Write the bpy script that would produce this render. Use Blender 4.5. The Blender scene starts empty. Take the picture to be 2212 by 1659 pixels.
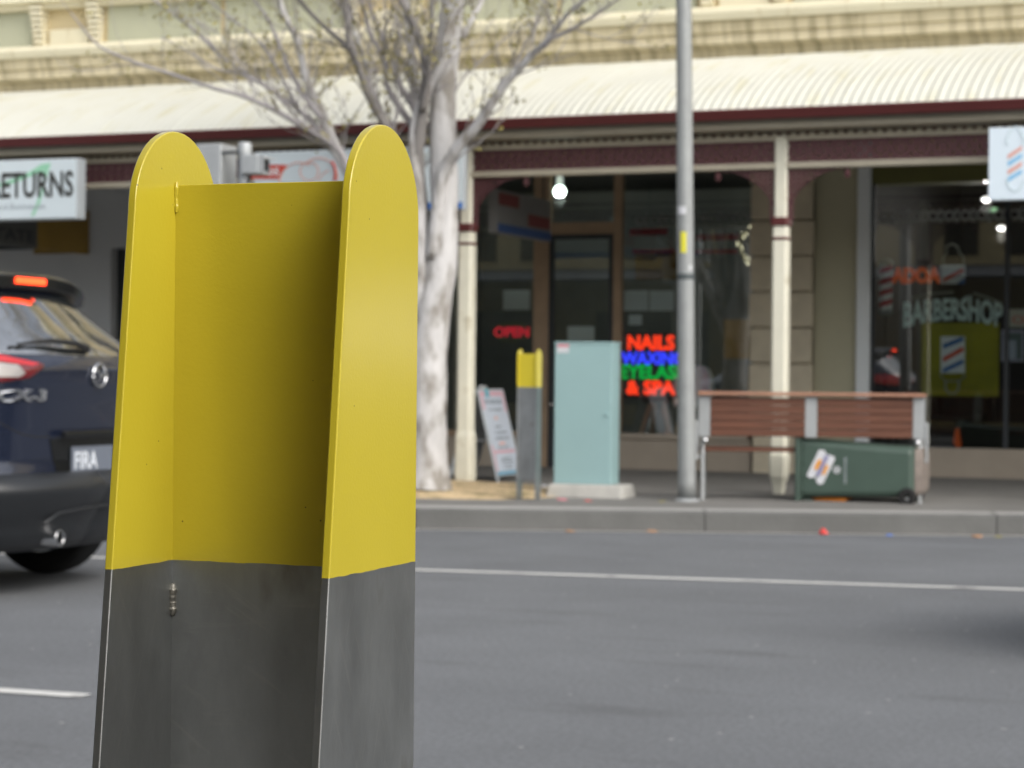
import bpy, bmesh, math, random
from mathutils import Vector, Matrix
R = math.radians
random.seed(7)
scene = bpy.context.scene
COL = scene.collection

# ---------------------------------------------------------------- camera measurements (world X runs along the street, Y towards the shops)
FOC, CX, CY, HZ, ROLL, YAW, CAMZ = 4600.0, 1106.0, 829.5, 820.0, 0.0093, 0.377, 1.07
def ray(x, y):
    a = (x-CX)/FOC; b = -(y-CY)/FOC
    c, s = math.cos(ROLL), math.sin(ROLL)
    a, b = a*c-b*s, a*s+b*c
    p = (CY-HZ)/FOC
    X, Y, Z = a, math.cos(p)+b*math.sin(p), -math.sin(p)+b*math.cos(p)
    c, s = math.cos(YAW), math.sin(YAW)
    return X*c-Y*s, X*s+Y*c, Z
def W(x, y, N):
    d = ray(x, y); k = N/d[1]
    return d[0]*k, CAMZ+d[2]*k
def G(x, y, z=0.0):
    d = ray(x, y); k = (z-CAMZ)/d[2]
    return d[0]*k, d[1]*k
def WX(x, N): return W(x, 800, N)[0]

# ---------------------------------------------------------------- mesh builder
class MB:
    def __init__(self): self.v = []; self.f = []
    def add(self, vs, fs):
        n = len(self.v); self.v += [tuple(p) for p in vs]
        self.f += [tuple(i+n for i in q) for q in fs]; return self
    def box(self, x0, x1, y0, y1, z0, z1, m=None):
        vs = [(x, y, z) for z in (z0, z1) for y in (y0, y1) for x in (x0, x1)]
        if m is not None: vs = [tuple(m @ Vector(p)) for p in vs]
        return self.add(vs, [(0, 2, 3, 1), (4, 5, 7, 6), (0, 1, 5, 4), (2, 6, 7, 3), (0, 4, 6, 2), (1, 3, 7, 5)])
    def prism(self, poly, fn, cap=True):
        """poly in 2D; fn(u, v, k) -> 3D, k = 0 or 1"""
        n = len(poly)
        vs = [fn(u, v, 0) for u, v in poly]+[fn(u, v, 1) for u, v in poly]
        fs = [(i, (i+1) % n, n+(i+1) % n, n+i) for i in range(n)]
        if cap: fs += [tuple(range(n-1, -1, -1)), tuple(range(n, 2*n))]
        return self.add(vs, fs)
    def tube(self, pts, rads, seg=8, cap=True):
        pts = [Vector(p) for p in pts]
        if not hasattr(rads, '__len__'): rads = [rads]*len(pts)
        vs = []; up = None
        for i, p in enumerate(pts):
            t = (pts[min(i+1, len(pts)-1)]-pts[max(i-1, 0)]).normalized()
            if up is None:
                up = t.cross(Vector((0, 0, 1)) if abs(t.z) < .9 else Vector((1, 0, 0))).normalized()
            up = (up-t*up.dot(t)).normalized(); b = t.cross(up)
            for k in range(seg):
                a = 2*math.pi*k/seg
                vs.append(p+(up*math.cos(a)+b*math.sin(a))*rads[i])
        fs = []
        for i in range(len(pts)-1):
            for k in range(seg):
                fs.append((i*seg+k, i*seg+(k+1) % seg, (i+1)*seg+(k+1) % seg, (i+1)*seg+k))
        if cap:
            fs.append(tuple(range(seg-1, -1, -1))); fs.append(tuple((len(pts)-1)*seg+k for k in range(seg)))
        return self.add(vs, fs)
    def lathe(self, prof, fn, seg=24):
        """prof: (r, h); fn(a, b, h) -> 3D"""
        vs = [fn(r*math.cos(2*math.pi*k/seg), r*math.sin(2*math.pi*k/seg), h) for r, h in prof for k in range(seg)]
        fs = [(i*seg+k, i*seg+(k+1) % seg, (i+1)*seg+(k+1) % seg, (i+1)*seg+k) for i in range(len(prof)-1) for k in range(seg)]
        return self.add(vs, fs)
    def ring(self, cx, cz, r, w, y0, y1, seg=10):
        vs = []
        for rr in (r, r-w):
            for y in (y0, y1):
                vs += [(cx+rr*math.cos(2*math.pi*k/seg), y, cz+rr*math.sin(2*math.pi*k/seg)) for k in range(seg)]
        fs = []
        for k in range(seg):
            j = (k+1) % seg
            fs += [(k, j, 2*seg+j, 2*seg+k), (seg+k, 3*seg+k, 3*seg+j, seg+j), (k, seg+k, seg+j, j), (2*seg+k, 2*seg+j, 3*seg+j, 3*seg+k)]
        return self.add(vs, fs)

def tag(o, label=None, cat=None, group=None, kind=None):
    if label: o['label'] = label
    if cat: o['category'] = cat
    if group: o['group'] = group
    if kind: o['kind'] = kind
    return o
def thing(name, label, cat, loc=(0, 0, 0), rz=0, group=None):
    o = bpy.data.objects.new(name, None); COL.objects.link(o)
    o.location = loc; o.rotation_euler = (0, 0, rz); o.empty_display_size = .1
    return tag(o, label, cat, group)
def abs_loc(o):
    v = Vector((0, 0, 0))
    while o is not None: v += o.location; o = o.parent
    return v
def part(name, mb, mat, parent=None, world=True, smooth=False, bevel=0, loc=None, segs=2):
    """world=True: the vertices are world coordinates (only under unrotated parents)"""
    me = bpy.data.meshes.new(name)
    vs = mb.v
    off = Vector((0, 0, 0))
    if parent is not None and world:
        off = abs_loc(parent)
    if loc is not None: off = Vector(loc)
    if off.length: vs = [(p[0]-off.x, p[1]-off.y, p[2]-off.z) for p in vs]
    me.from_pydata(vs, [], mb.f)
    bm = bmesh.new(); bm.from_mesh(me); bmesh.ops.recalc_face_normals(bm, faces=bm.faces); bm.to_mesh(me); bm.free()
    me.materials.append(mat)
    if smooth:
        for p in me.polygons: p.use_smooth = True
    o = bpy.data.objects.new(name, me); COL.objects.link(o)
    if parent is not None: o.parent = parent
    if loc is not None: o.location = loc
    if bevel:
        m = o.modifiers.new('edge', 'BEVEL'); m.width = bevel; m.segments = segs; m.limit_method = 'ANGLE'; m.angle_limit = R(40)
        for p in me.polygons: p.use_smooth = True
        m.harden_normals = True
    elif smooth:
        try:
            m = o.modifiers.new('wn', 'WEIGHTED_NORMAL'); m.keep_sharp = True
        except Exception: pass
    return o
def text_mb(s, mapf, fit=None, size=1.0, bold=0.0, ext=.002, align='LEFT', shear=0.0):
    """mapf(u, v, w) -> 3D; fit=(width, height) stretches the text to that box, origin lower left"""
    cu = bpy.data.curves.new('t', 'FONT'); cu.body = s; cu.size = size; cu.extrude = 0.0; cu.offset = bold; cu.resolution_u = 3
    cu.shear = shear; cu.space_line = .95
    ob = bpy.data.objects.new('t', cu); COL.objects.link(ob)
    dg = bpy.context.evaluated_depsgraph_get()
    me = bpy.data.meshes.new_from_object(ob.evaluated_get(dg))
    bm = bmesh.new(); bm.from_mesh(me)
    bmesh.ops.remove_doubles(bm, verts=bm.verts, dist=1e-5)
    bmesh.ops.recalc_face_normals(bm, faces=bm.faces)
    xs = [v.co.x for v in bm.verts]; ys = [v.co.y for v in bm.verts]
    x0, x1, y0, y1 = min(xs), max(xs), min(ys), max(ys)
    if fit: sx = fit[0]/(x1-x0); sy = fit[1]/(y1-y0)
    else: sx = sy = 1.0
    r = bmesh.ops.extrude_face_region(bm, geom=list(bm.faces))
    for e in r['geom']:
        if isinstance(e, bmesh.types.BMVert): e.co.z += 1.0
    bm.verts.index_update()
    mb = MB()
    mb.add([mapf((v.co.x-x0)*sx, (v.co.y-y0)*sy, v.co.z*ext) for v in bm.verts], [tuple(v.index for v in f.verts) for f in bm.faces])
    bm.free(); bpy.data.objects.remove(ob); bpy.data.curves.remove(cu)
    return mb
def copy_tree(o, parent=None):
    c = o.copy(); COL.objects.link(c); c.parent = parent
    for ch in list(o.children): copy_tree(ch, c)
    return c

# ---------------------------------------------------------------- materials
def mat(name, col, rough=.6, metal=0.0, var=0.0, vscale=3.0, bump=0.0, bscale=60.0, spec=.5, coat=0.0, emit=None, estr=0.0, streak=None, vstretch=(1, 1, 1), rvar=0.0, dark=None, dscale=2.0, dthr=.6):
    m = bpy.data.materials.new(name); m.use_nodes = True
    nt = m.node_tree; N = nt.nodes; L = nt.links
    b = N['Principled BSDF']
    b.inputs['Roughness'].default_value = rough; b.inputs['Metallic'].default_value = metal
    b.inputs['Specular IOR Level'].default_value = spec
    b.inputs['Coat Weight'].default_value = coat; b.inputs['Coat Roughness'].default_value = .06
    b.inputs['Base Color'].default_value = (*col, 1)
    tc = N.new('ShaderNodeTexCoord'); mp = N.new('ShaderNodeMapping'); mp.inputs['Scale'].default_value = vstretch
    L.new(tc.outputs['Object'], mp.inputs['Vector'])
    cur = None
    if var > 0:
        nz = N.new('ShaderNodeTexNoise'); nz.inputs['Scale'].default_value = vscale; nz.inputs['Detail'].default_value = 6; nz.inputs['Roughness'].default_value = .65
        L.new(mp.outputs[0], nz.inputs['Vector'])
        rp = N.new('ShaderNodeMapRange'); rp.inputs['From Min'].default_value = .25; rp.inputs['From Max'].default_value = .75
        rp.inputs['To Min'].default_value = 1-var; rp.inputs['To Max'].default_value = 1+var
        L.new(nz.outputs['Fac'], rp.inputs['Value'])
        mx = N.new('ShaderNodeVectorMath'); mx.operation = 'SCALE'; mx.inputs[0].default_value = col
        L.new(rp.outputs[0], mx.inputs['Scale']); cur = mx.outputs[0]
        if rvar:
            rr = N.new('ShaderNodeMapRange'); rr.inputs['From Min'].default_value = .3; rr.inputs['From Max'].default_value = .7
            rr.inputs['To Min'].default_value = rough-rvar; rr.inputs['To Max'].default_value = rough+rvar
            L.new(nz.outputs['Fac'], rr.inputs['Value']); L.new(rr.outputs[0], b.inputs['Roughness'])
    if dark:
        nd = N.new('ShaderNodeTexNoise'); nd.inputs['Scale'].default_value = dscale; nd.inputs['Detail'].default_value = 5
        mp2 = N.new('ShaderNodeMapping'); mp2.inputs['Scale'].default_value = streak or (1, 1, 1); L.new(tc.outputs['Object'], mp2.inputs['Vector']); L.new(mp2.outputs[0], nd.inputs['Vector'])
        rd = N.new('ShaderNodeMapRange'); rd.inputs['From Min'].default_value = dthr-.08; rd.inputs['From Max'].default_value = dthr+.1
        L.new(nd.outputs['Fac'], rd.inputs['Value'])
        mix = N.new('ShaderNodeMix'); mix.data_type = 'RGBA'; L.new(rd.outputs[0], mix.inputs[0])
        if cur: L.new(cur, mix.inputs[6])
        else: mix.inputs[6].default_value = (*col, 1)
        mix.inputs[7].default_value = (*dark, 1); cur = mix.outputs[2]
    if cur: L.new(cur, b.inputs['Base Color'])
    if bump > 0:
        nb = N.new('ShaderNodeTexNoise'); nb.inputs['Scale'].default_value = bscale; nb.inputs['Detail'].default_value = 4
        L.new(mp.outputs[0], nb.inputs['Vector'])
        bp = N.new('ShaderNodeBump'); bp.inputs['Strength'].default_value = bump; bp.inputs['Distance'].default_value = .01
        L.new(nb.outputs['Fac'], bp.inputs['Height']); L.new(bp.outputs[0], b.inputs['Normal'])
    if emit:
        b.inputs['Emission Color'].default_value = (*emit, 1); b.inputs['Emission Strength'].default_value = estr
    return m

def mat_bollard():
    """yellow powder coat above a straight edge, bare scuffed stainless steel below"""
    m = bpy.data.materials.new('bollard_paint_and_steel'); m.use_nodes = True
    nt = m.node_tree; N = nt.nodes; L = nt.links; out = N['Material Output']; N.remove(N['Principled BSDF'])
    tc = N.new('ShaderNodeTexCoord'); sp = N.new('ShaderNodeSeparateXYZ'); L.new(tc.outputs['Object'], sp.inputs[0])
    # paint
    p = N.new('ShaderNodeBsdfPrincipled'); p.inputs['Roughness'].default_value = .3; p.inputs['Coat Weight'].default_value = .6; p.inputs['Coat Roughness'].default_value = .16
    nz = N.new('ShaderNodeTexNoise'); nz.inputs['Scale'].default_value = 9; nz.inputs['Detail'].default_value = 5; L.new(tc.outputs['Object'], nz.inputs['Vector'])
    cr = N.new('ShaderNodeValToRGB'); cr.color_ramp.elements[0].color = (.52, .425, .024, 1); cr.color_ramp.elements[1].color = (.60, .495, .040, 1); L.new(nz.outputs['Fac'], cr.inputs[0])
    # specks of dirt: sparse voronoi
    vo = N.new('ShaderNodeTexVoronoi'); vo.inputs['Scale'].default_value = 75; L.new(tc.outputs['Object'], vo.inputs['Vector'])
    n2 = N.new('ShaderNodeTexNoise'); n2.inputs['Scale'].default_value = 30; L.new(tc.outputs['Object'], n2.inputs['Vector'])
    ma = N.new('ShaderNodeMath'); ma.operation = 'LESS_THAN'; L.new(vo.outputs['Distance'], ma.inputs[0]); ma.inputs[1].default_value = .05
    mb_ = N.new('ShaderNodeMath'); mb_.operation = 'GREATER_THAN'; L.new(n2.outputs['Fac'], mb_.inputs[0]); mb_.inputs[1].default_value = .56
    mc = N.new('ShaderNodeMath'); mc.operation = 'MULTIPLY'; L.new(ma.outputs[0], mc.inputs[0]); L.new(mb_.outputs[0], mc.inputs[1])
    mm = N.new('ShaderNodeMath'); mm.operation = 'MULTIPLY'; L.new(mc.outputs[0], mm.inputs[0]); mm.inputs[1].default_value = .75
    mx = N.new('ShaderNodeMix'); mx.data_type = 'RGBA'; L.new(mm.outputs[0], mx.inputs[0]); L.new(cr.outputs[0], mx.inputs[6]); mx.inputs[7].default_value = (.06, .05, .01, 1)
    L.new(mx.outputs[2], p.inputs['Base Color'])
    nb = N.new('ShaderNodeTexNoise'); nb.inputs['Scale'].default_value = 420; nb.inputs['Detail'].default_value = 2; L.new(tc.outputs['Object'], nb.inputs['Vector'])
    bp = N.new('ShaderNodeBump'); bp.inputs['Strength'].default_value = .11; bp.inputs['Distance'].default_value = .001; L.new(nb.outputs['Fac'], bp.inputs['Height']); L.new(bp.outputs[0], p.inputs['Normal'])
    # steel
    s = N.new('ShaderNodeBsdfPrincipled'); s.inputs['Metallic'].default_value = 1
    n3 = N.new('ShaderNodeTexNoise'); n3.inputs['Scale'].default_value = 11; n3.inputs['Detail'].default_value = 9; n3.inputs['Roughness'].default_value = .7
    mp = N.new('ShaderNodeMapping'); mp.inputs['Scale'].default_value = (1, 1, .45); L.new(tc.outputs['Object'], mp.inputs['Vector']); L.new(mp.outputs[0], n3.inputs['Vector'])
    c3 = N.new('ShaderNodeValToRGB'); c3.color_ramp.elements[0].position = .3; c3.color_ramp.elements[1].position = .75
    c3.color_ramp.elements[0].color = (.32, .33, .33, 1); c3.color_ramp.elements[1].color = (.50, .52, .53, 1); L.new(n3.outputs['Fac'], c3.inputs[0])
    L.new(c3.outputs[0], s.inputs['Base Color'])
    r3 = N.new('ShaderNodeMapRange'); r3.inputs['To Min'].default_value = .36; r3.inputs['To Max'].default_value = .56; L.new(n3.outputs['Fac'], r3.inputs['Value']); L.new(r3.outputs[0], s.inputs['Roughness'])
    # scratches: strongly stretched, tilted noise
    def scratch(rot, sc, thr):
        q0 = N.new('ShaderNodeMapping'); q0.inputs['Rotation'].default_value = rot; L.new(tc.outputs['Object'], q0.inputs['Vector']); q = N.new('ShaderNodeMapping'); q.inputs['Scale'].default_value = (20, 380, 20); L.new(q0.outputs[0], q.inputs['Vector'])
        w = N.new('ShaderNodeTexNoise'); w.inputs['Scale'].default_value = sc; w.inputs['Detail'].default_value = 3; L.new(q.outputs[0], w.inputs['Vector'])
        t = N.new('ShaderNodeMapRange'); t.inputs['From Min'].default_value = thr; t.inputs['From Max'].default_value = thr+.12; L.new(w.outputs['Fac'], t.inputs['Value'])
        return t.outputs[0]
    s1 = scratch((.35, .3, 0), 1.0, .60); s2 = scratch((-.55, -.2, .3), .8, .61)
    sa = N.new('ShaderNodeMath'); sa.operation = 'MAXIMUM'; L.new(s1, sa.inputs[0]); L.new(s2, sa.inputs[1])
    sm = N.new('ShaderNodeMath'); sm.operation = 'MULTIPLY'; L.new(sa.outputs[0], sm.inputs[0]); sm.inputs[1].default_value = .33
    mx3 = N.new('ShaderNodeMix'); mx3.data_type = 'RGBA'; L.new(sm.outputs[0], mx3.inputs[0]); L.new(c3.outputs[0], mx3.inputs[6]); mx3.inputs[7].default_value = (.5, .5, .48, 1)
    # brown handling stains
    n4 = N.new('ShaderNodeTexNoise'); n4.inputs['Scale'].default_value = 22; n4.inputs['Detail'].default_value = 6; L.new(mp.outputs[0], n4.inputs['Vector'])
    t4 = N.new('ShaderNodeMapRange'); t4.inputs['From Min'].default_value = .62; t4.inputs['From Max'].default_value = .78; t4.inputs['To Max'].default_value = .7; L.new(n4.outputs['Fac'], t4.inputs['Value'])
    mx4 = N.new('ShaderNodeMix'); mx4.data_type = 'RGBA'; L.new(t4.outputs[0], mx4.inputs[0]); L.new(mx3.outputs[2], mx4.inputs[6]); mx4.inputs[7].default_value = (.13, .105, .06, 1)
    L.new(mx4.outputs[2], s.inputs['Base Color'])
    # vertical brushing bump
    q = N.new('ShaderNodeMapping'); q.inputs['Scale'].default_value = (900, 900, 8); L.new(tc.outputs['Object'], q.inputs['Vector'])
    w = N.new('ShaderNodeTexNoise'); w.inputs['Scale'].default_value = 1; L.new(q.outputs[0], w.inputs['Vector'])
    bs = N.new('ShaderNodeBump'); bs.inputs['Strength'].default_value = .03; bs.inputs['Distance'].default_value = .001; L.new(w.outputs['Fac'], bs.inputs['Height']); L.new(bs.outputs[0], s.inputs['Normal'])
    # border, slightly ragged
    n5 = N.new('ShaderNodeTexNoise'); n5.inputs['Scale'].default_value = 60; n5.inputs['Detail'].default_value = 4; L.new(tc.outputs['Object'], n5.inputs['Vector'])
    a5 = N.new('ShaderNodeMath'); a5.operation = 'MULTIPLY_ADD'; L.new(n5.outputs['Fac'], a5.inputs[0]); a5.inputs[1].default_value = .0022; a5.inputs[2].default_value = .8654
    g5 = N.new('ShaderNodeMath'); g5.operation = 'GREATER_THAN'; L.new(sp.outputs['Z'], g5.inputs[0]); L.new(a5.outputs[0], g5.inputs[1])
    ms = N.new('ShaderNodeMixShader'); L.new(g5.outputs[0], ms.inputs[0]); L.new(s.outputs[0], ms.inputs[1]); L.new(p.outputs[0], ms.inputs[2])
    L.new(ms.outputs[0], out.inputs['Surface'])
    return m
def mat_glass(name, tint=(.93, .95, .94), refl=1.0):
    m = bpy.data.materials.new(name); m.use_nodes = True
    nt = m.node_tree; N = nt.nodes; L = nt.links; out = N['Material Output']; N.remove(N['Principled BSDF'])
    t = N.new('ShaderNodeBsdfTransparent'); t.inputs[0].default_value = (*tint, 1)
    g = N.new('ShaderNodeBsdfGlossy'); g.inputs['Roughness'].default_value = .015; g.inputs['Color'].default_value = (refl, refl, refl, 1)
    fr = N.new('ShaderNodeFresnel'); fr.inputs['IOR'].default_value = 1.85
    ms = N.new('ShaderNodeMixShader'); L.new(fr.outputs[0], ms.inputs[0]); L.new(t.outputs[0], ms.inputs[1]); L.new(g.outputs[0], ms.inputs[2])
    L.new(ms.outputs[0], out.inputs['Surface']); return m
def mat_asphalt():
    m = mat('asphalt', (.138, .145, .155), .85, var=.16, vscale=.8)
    nt = m.node_tree; N = nt.nodes; L = nt.links; b = N['Principled BSDF']
    src = b.inputs['Base Color'].links[0].from_socket
    tc = [n for n in N if n.type == 'TEX_COORD'][0]
    fine = N.new('ShaderNodeTexNoise'); fine.inputs['Scale'].default_value = 45; fine.inputs['Detail'].default_value = 8; fine.inputs['Roughness'].default_value = .8
    L.new(tc.outputs['Object'], fine.inputs['Vector'])
    mr = N.new('ShaderNodeMapRange'); mr.inputs['From Min'].default_value = .3; mr.inputs['From Max'].default_value = .7; mr.inputs['To Min'].default_value = .60; mr.inputs['To Max'].default_value = 1.42
    L.new(fine.outputs['Fac'], mr.inputs['Value'])
    sc = N.new('ShaderNodeVectorMath'); sc.operation = 'SCALE'; L.new(src, sc.inputs[0]); L.new(mr.outputs[0], sc.inputs['Scale'])
    vo = N.new('ShaderNodeTexVoronoi'); vo.inputs['Scale'].default_value = 9; L.new(tc.outputs['Object'], vo.inputs['Vector'])
    lt = N.new('ShaderNodeMath'); lt.operation = 'LESS_THAN'; L.new(vo.outputs['Distance'], lt.inputs[0]); lt.inputs[1].default_value = .085
    sp = N.new('ShaderNodeSeparateColor'); L.new(vo.outputs['Color'], sp.inputs[0])
    g2 = N.new('ShaderNodeMath'); g2.operation = 'GREATER_THAN'; L.new(sp.outputs[0], g2.inputs[0]); g2.inputs[1].default_value = .72
    mu = N.new('ShaderNodeMath'); mu.operation = 'MULTIPLY'; L.new(lt.outputs[0], mu.inputs[0]); L.new(g2.outputs[0], mu.inputs[1])
    mx = N.new('ShaderNodeMix'); mx.data_type = 'RGBA'; L.new(mu.outputs[0], mx.inputs[0]); L.new(sc.outputs[0], mx.inputs[6]); mx.inputs[7].default_value = (.34, .34, .33, 1)
    # dark oil and repair patches
    n3 = N.new('ShaderNodeTexNoise'); n3.inputs['Scale'].default_value = 1.7; n3.inputs['Detail'].default_value = 4
    mp = N.new('ShaderNodeMapping'); mp.inputs['Scale'].default_value = (.6, 2.2, 1); L.new(tc.outputs['Object'], mp.inputs['Vector']); L.new(mp.outputs[0], n3.inputs['Vector'])
    t3 = N.new('ShaderNodeMapRange'); t3.inputs['From Min'].default_value = .6; t3.inputs['From Max'].default_value = .72; t3.inputs['To Max'].default_value = .3; L.new(n3.outputs['Fac'], t3.inputs['Value'])
    mx2 = N.new('ShaderNodeMix'); mx2.data_type = 'RGBA'; L.new(t3.outputs[0], mx2.inputs[0]); L.new(mx.outputs[2], mx2.inputs[6]); mx2.inputs[7].default_value = (.05, .05, .05, 1)
    L.new(mx2.outputs[2], b.inputs['Base Color'])
    bp = N.new('ShaderNodeBump'); bp.inputs['Strength'].default_value = .5; bp.inputs['Distance'].default_value = .004; L.new(fine.outputs['Fac'], bp.inputs['Height']); L.new(bp.outputs[0], b.inputs['Normal'])
    return m

M = {}
M['bollard'] = mat_bollard()
M['asphalt'] = mat_asphalt()
M['paving'] = mat('footpath_asphalt', (.17, .165, .155), .9, var=.18, vscale=2.5, bump=.3)
M['kerbstone'] = mat('bluestone', (.125, .125, .12), .85, var=.22, vscale=1.6, bump=.35, bscale=30)
M['kerbtop'] = mat('pale_bluestone', (.34, .335, .32), .85, var=.15, vscale=3, bump=.3)  # paler bluestone for the kerb's top face
M['linepaint'] = mat('road_paint', (.62, .62, .6), .7, var=.12, vscale=20, dark=(.2, .2, .2), dscale=6, dthr=.66)
M['mulch'] = mat('sandy_gravel', (.58, .44, .26), .95, var=.3, vscale=25, bump=.8, bscale=80, dark=(.2, .17, .08), dscale=5, dthr=.6)
M['cream'] = mat('cream_render', (.62, .52, .32), .8, var=.07, vscale=2)
M['cream_light'] = mat('cream_trim', (.74, .69, .52), .75, var=.05, vscale=3, dark=(.5, .42, .25), dscale=3, dthr=.68, streak=(3, 1, .5))
M['cream_stain'] = mat('stained_cornice', (.66, .585, .41), .85, var=.08, vscale=3, dark=(.40, .345, .22), dscale=2.2, dthr=.54, streak=(5, .4, .45))
M['cream_band'] = mat('tan_frieze', (.47, .385, .215), .85, var=.05, vscale=1)
M['greenpanel'] = mat('sage_panel', (.46, .47, .35), .8, var=.05, vscale=2)
M['awning'] = mat('cream_corrugated', (.60, .60, .535), .5, var=.06, vscale=1.2, spec=.4, dark=(.55, .53, .40), dscale=1.5, dthr=.62, streak=(6, 1, .6))
M['maroon'] = mat('maroon_gloss', (.10, .020, .019), .42, var=.1, vscale=3)
M['maroon_lace'] = mat('maroon_iron_lace', (.115, .045, .050), .6, var=.15, vscale=14)
M['beam'] = mat('aged_cream_timber', (.46, .42, .33), .7, var=.08, vscale=6)
M['post'] = mat('cream_post_paint', (.74, .72, .60), .55, var=.07, vscale=5, dark=(.45, .40, .28), dscale=5, dthr=.68)
M['soffit'] = mat('verandah_soffit', (.25, .24, .2), .9)
M['brownwood'] = mat('brown_joinery', (.34, .24, .155), .6, var=.15, vscale=5)
M['stone'] = mat('sandstone_block', (.56, .50, .38), .9, var=.12, vscale=6, bump=.3, bscale=40)
M['beigewall'] = mat('olive_beige_wall', (.44, .42, .30), .8, var=.06, vscale=2)
M['tilewall'] = mat('stall_riser', (.36, .31, .25), .8, var=.08, vscale=4)
M['greywall'] = mat('grey_shop_wall', (.52, .54, .56), .8, var=.05, vscale=2)
M['olive'] = mat('olive_bulkhead', (.12, .12, .035), .8, var=.1)
M['white'] = mat('white_panel', (.72, .76, .78), .5, var=.02)
M['signwhite'] = mat('sign_face', (.62, .70, .74), .35, var=.02)
M['signglow'] = mat('backlit_sign', (.60, .68, .74), .4, emit=(.72, .86, 1.0), estr=.10)
M['signside'] = mat('sign_case', (.42, .46, .49), .45)
M['lettering'] = mat('black_letter', (.035, .035, .03), .5)
M['leafgreen'] = mat('green_swoosh', (.30, .60, .42), .5)
M['signgrey'] = mat('grey_letter', (.42, .47, .5), .5)
M['signred'] = mat('sign_red', (.58, .06, .035), .5)
M['signpink'] = mat('sign_pink', (.70, .36, .30), .5)
M['signblue'] = mat('sign_blue', (.02, .15, .52), .5)
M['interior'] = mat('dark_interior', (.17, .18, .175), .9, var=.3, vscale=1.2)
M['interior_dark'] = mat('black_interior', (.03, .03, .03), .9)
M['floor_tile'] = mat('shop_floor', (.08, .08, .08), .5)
M['glass'] = mat_glass('shop_glass')
M['paper'] = mat('paper', (.72, .80, .82), .7, var=.1, vscale=3)
M['steel'] = mat('galvanised', (.42, .44, .45), .5, metal=.35, var=.1, vscale=8)
M['polegrey'] = mat('pole_grey', (.30, .315, .315), .55, metal=.15, var=.1, vscale=6, bump=.1, dark=(.25, .26, .26), dscale=4, dthr=.62)
M['cabinet'] = mat('pale_teal_cabinet', (.30, .455, .465), .55, var=.035, vscale=3)
M['concrete'] = mat('concrete', (.46, .45, .42), .9, var=.18, vscale=7, bump=.4)
M['slat'] = mat('merbau_slat', (.120, .045, .024), .55, var=.28, vscale=5, vstretch=(.5, 4, 4))
M['slat_top'] = mat('top_lit_slat', (.33, .17, .11), .6, var=.15, vscale=5)  # slat brown lightened to paint the light falling on the top rail
M['bingreen'] = mat('bin_green', (.055, .088, .070), .45, var=.12, vscale=3, bump=.05)
M['bindirt'] = mat('scuffed_bin_base', (.20, .17, .15), .9, var=.3, vscale=12)
M['rubber'] = mat('rubber', (.012, .012, .012), .8)
M['orange'] = mat('orange_plastic', (.70, .22, .01), .45)
M['stickerw'] = mat('sticker_white', (.62, .63, .66), .5)
M['stickero'] = mat('sticker_orange', (.75, .33, .05), .5)
M['stickerp'] = mat('sticker_violet', (.25, .24, .40), .5)
M['yellow'] = mat('yellow_tape', (.70, .66, .05), .5)
M['darkgrey'] = mat('dark_grey', (.03, .035, .04), .6)
M['pink'] = mat('pink_print', (.62, .22, .26), .6)
M['teal'] = mat('teal_print', (.12, .38, .46), .6)
M['chrome'] = mat('chrome', (.72, .73, .75), .12, metal=1)
M['carpaint'] = mat('navy_car_paint', (.014, .020, .042), .25, metal=.35, coat=1.0)
M['carglass'] = mat('tinted_car_glass', (.010, .013, .014), .03, spec=1.0); M['carglass'].node_tree.nodes['Principled BSDF'].inputs['IOR'].default_value = 3.4
M['clad'] = mat('black_cladding', (.017, .019, .022), .38, var=.06, vscale=8)
M['blackgloss'] = mat('black_gloss', (.008, .009, .010), .15)
M['lampred'] = mat('red_lens', (.42, .012, .018), .12, coat=1, emit=(1, .05, .05), estr=.08)
M['lampdark'] = mat('dark_red_lens', (.12, .006, .01), .15, coat=1)
M['lampclear'] = mat('clear_lens', (.36, .34, .33), .15, metal=.3)
M['brake'] = mat('brake_led', (.5, .02, .01), .3, emit=(1, .055, .012), estr=4.0)
M['platebg'] = mat('plate_slate', (.14, .16, .20), .5)
M['plateletter'] = mat('plate_letter', (.70, .74, .80), .5)
M['bark'] = mat('pale_bark', (.53, .52, .515), .85, var=.18, vscale=9, bump=.9, bscale=16, vstretch=(1, 1, .35), dark=(.27, .25, .225), dscale=6.5, dthr=.55, streak=(1.5, 1.5, .6))
M['twig'] = mat('grey_twig', (.34, .32, .325), .85, var=.2, vscale=8)
M['twigdark'] = mat('dark_twig', (.22, .205, .195), .85, var=.2, vscale=8)
M['leaf'] = mat('small_olive_leaf', (.26, .23, .06), .7, var=.3, vscale=3)
M['neonred'] = mat('neon_red', (.4, .02, .01), .5, emit=(1, .045, .01), estr=1.15)
M['neonblue'] = mat('neon_blue', (.02, .02, .4), .5, emit=(.035, .055, 1), estr=1.2)
M['neongreen'] = mat('neon_green', (.01, .3, .05), .5, emit=(.0, .42, .055), estr=.75)
M['openred'] = mat('open_red', (.3, .02, .03), .5, emit=(1, .03, .06), estr=.35)
M['lamp'] = mat('white_lamp', (.8, .8, .8), .5, emit=(.85, 1, .9), estr=9)
M['warm'] = mat('warm_lamp', (.8, .8, .7), .5, emit=(1, .93, .62), estr=4)
M['decal'] = mat('window_decal', (.72, .90, .86), .6)
M['poolwhite'] = mat('pole_white', (.80, .86, .86), .5)
M['poolred'] = mat('pole_red', (.75, .08, .02), .5)
M['poolblue'] = mat('pole_blue', (.03, .16, .45), .5)
M['orangesign'] = mat('orange_sign', (.75, .14, .02), .6, emit=(1, .14, .02), estr=.05)
M['skin'] = mat('skin', (.30, .17, .12), .6)
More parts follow.
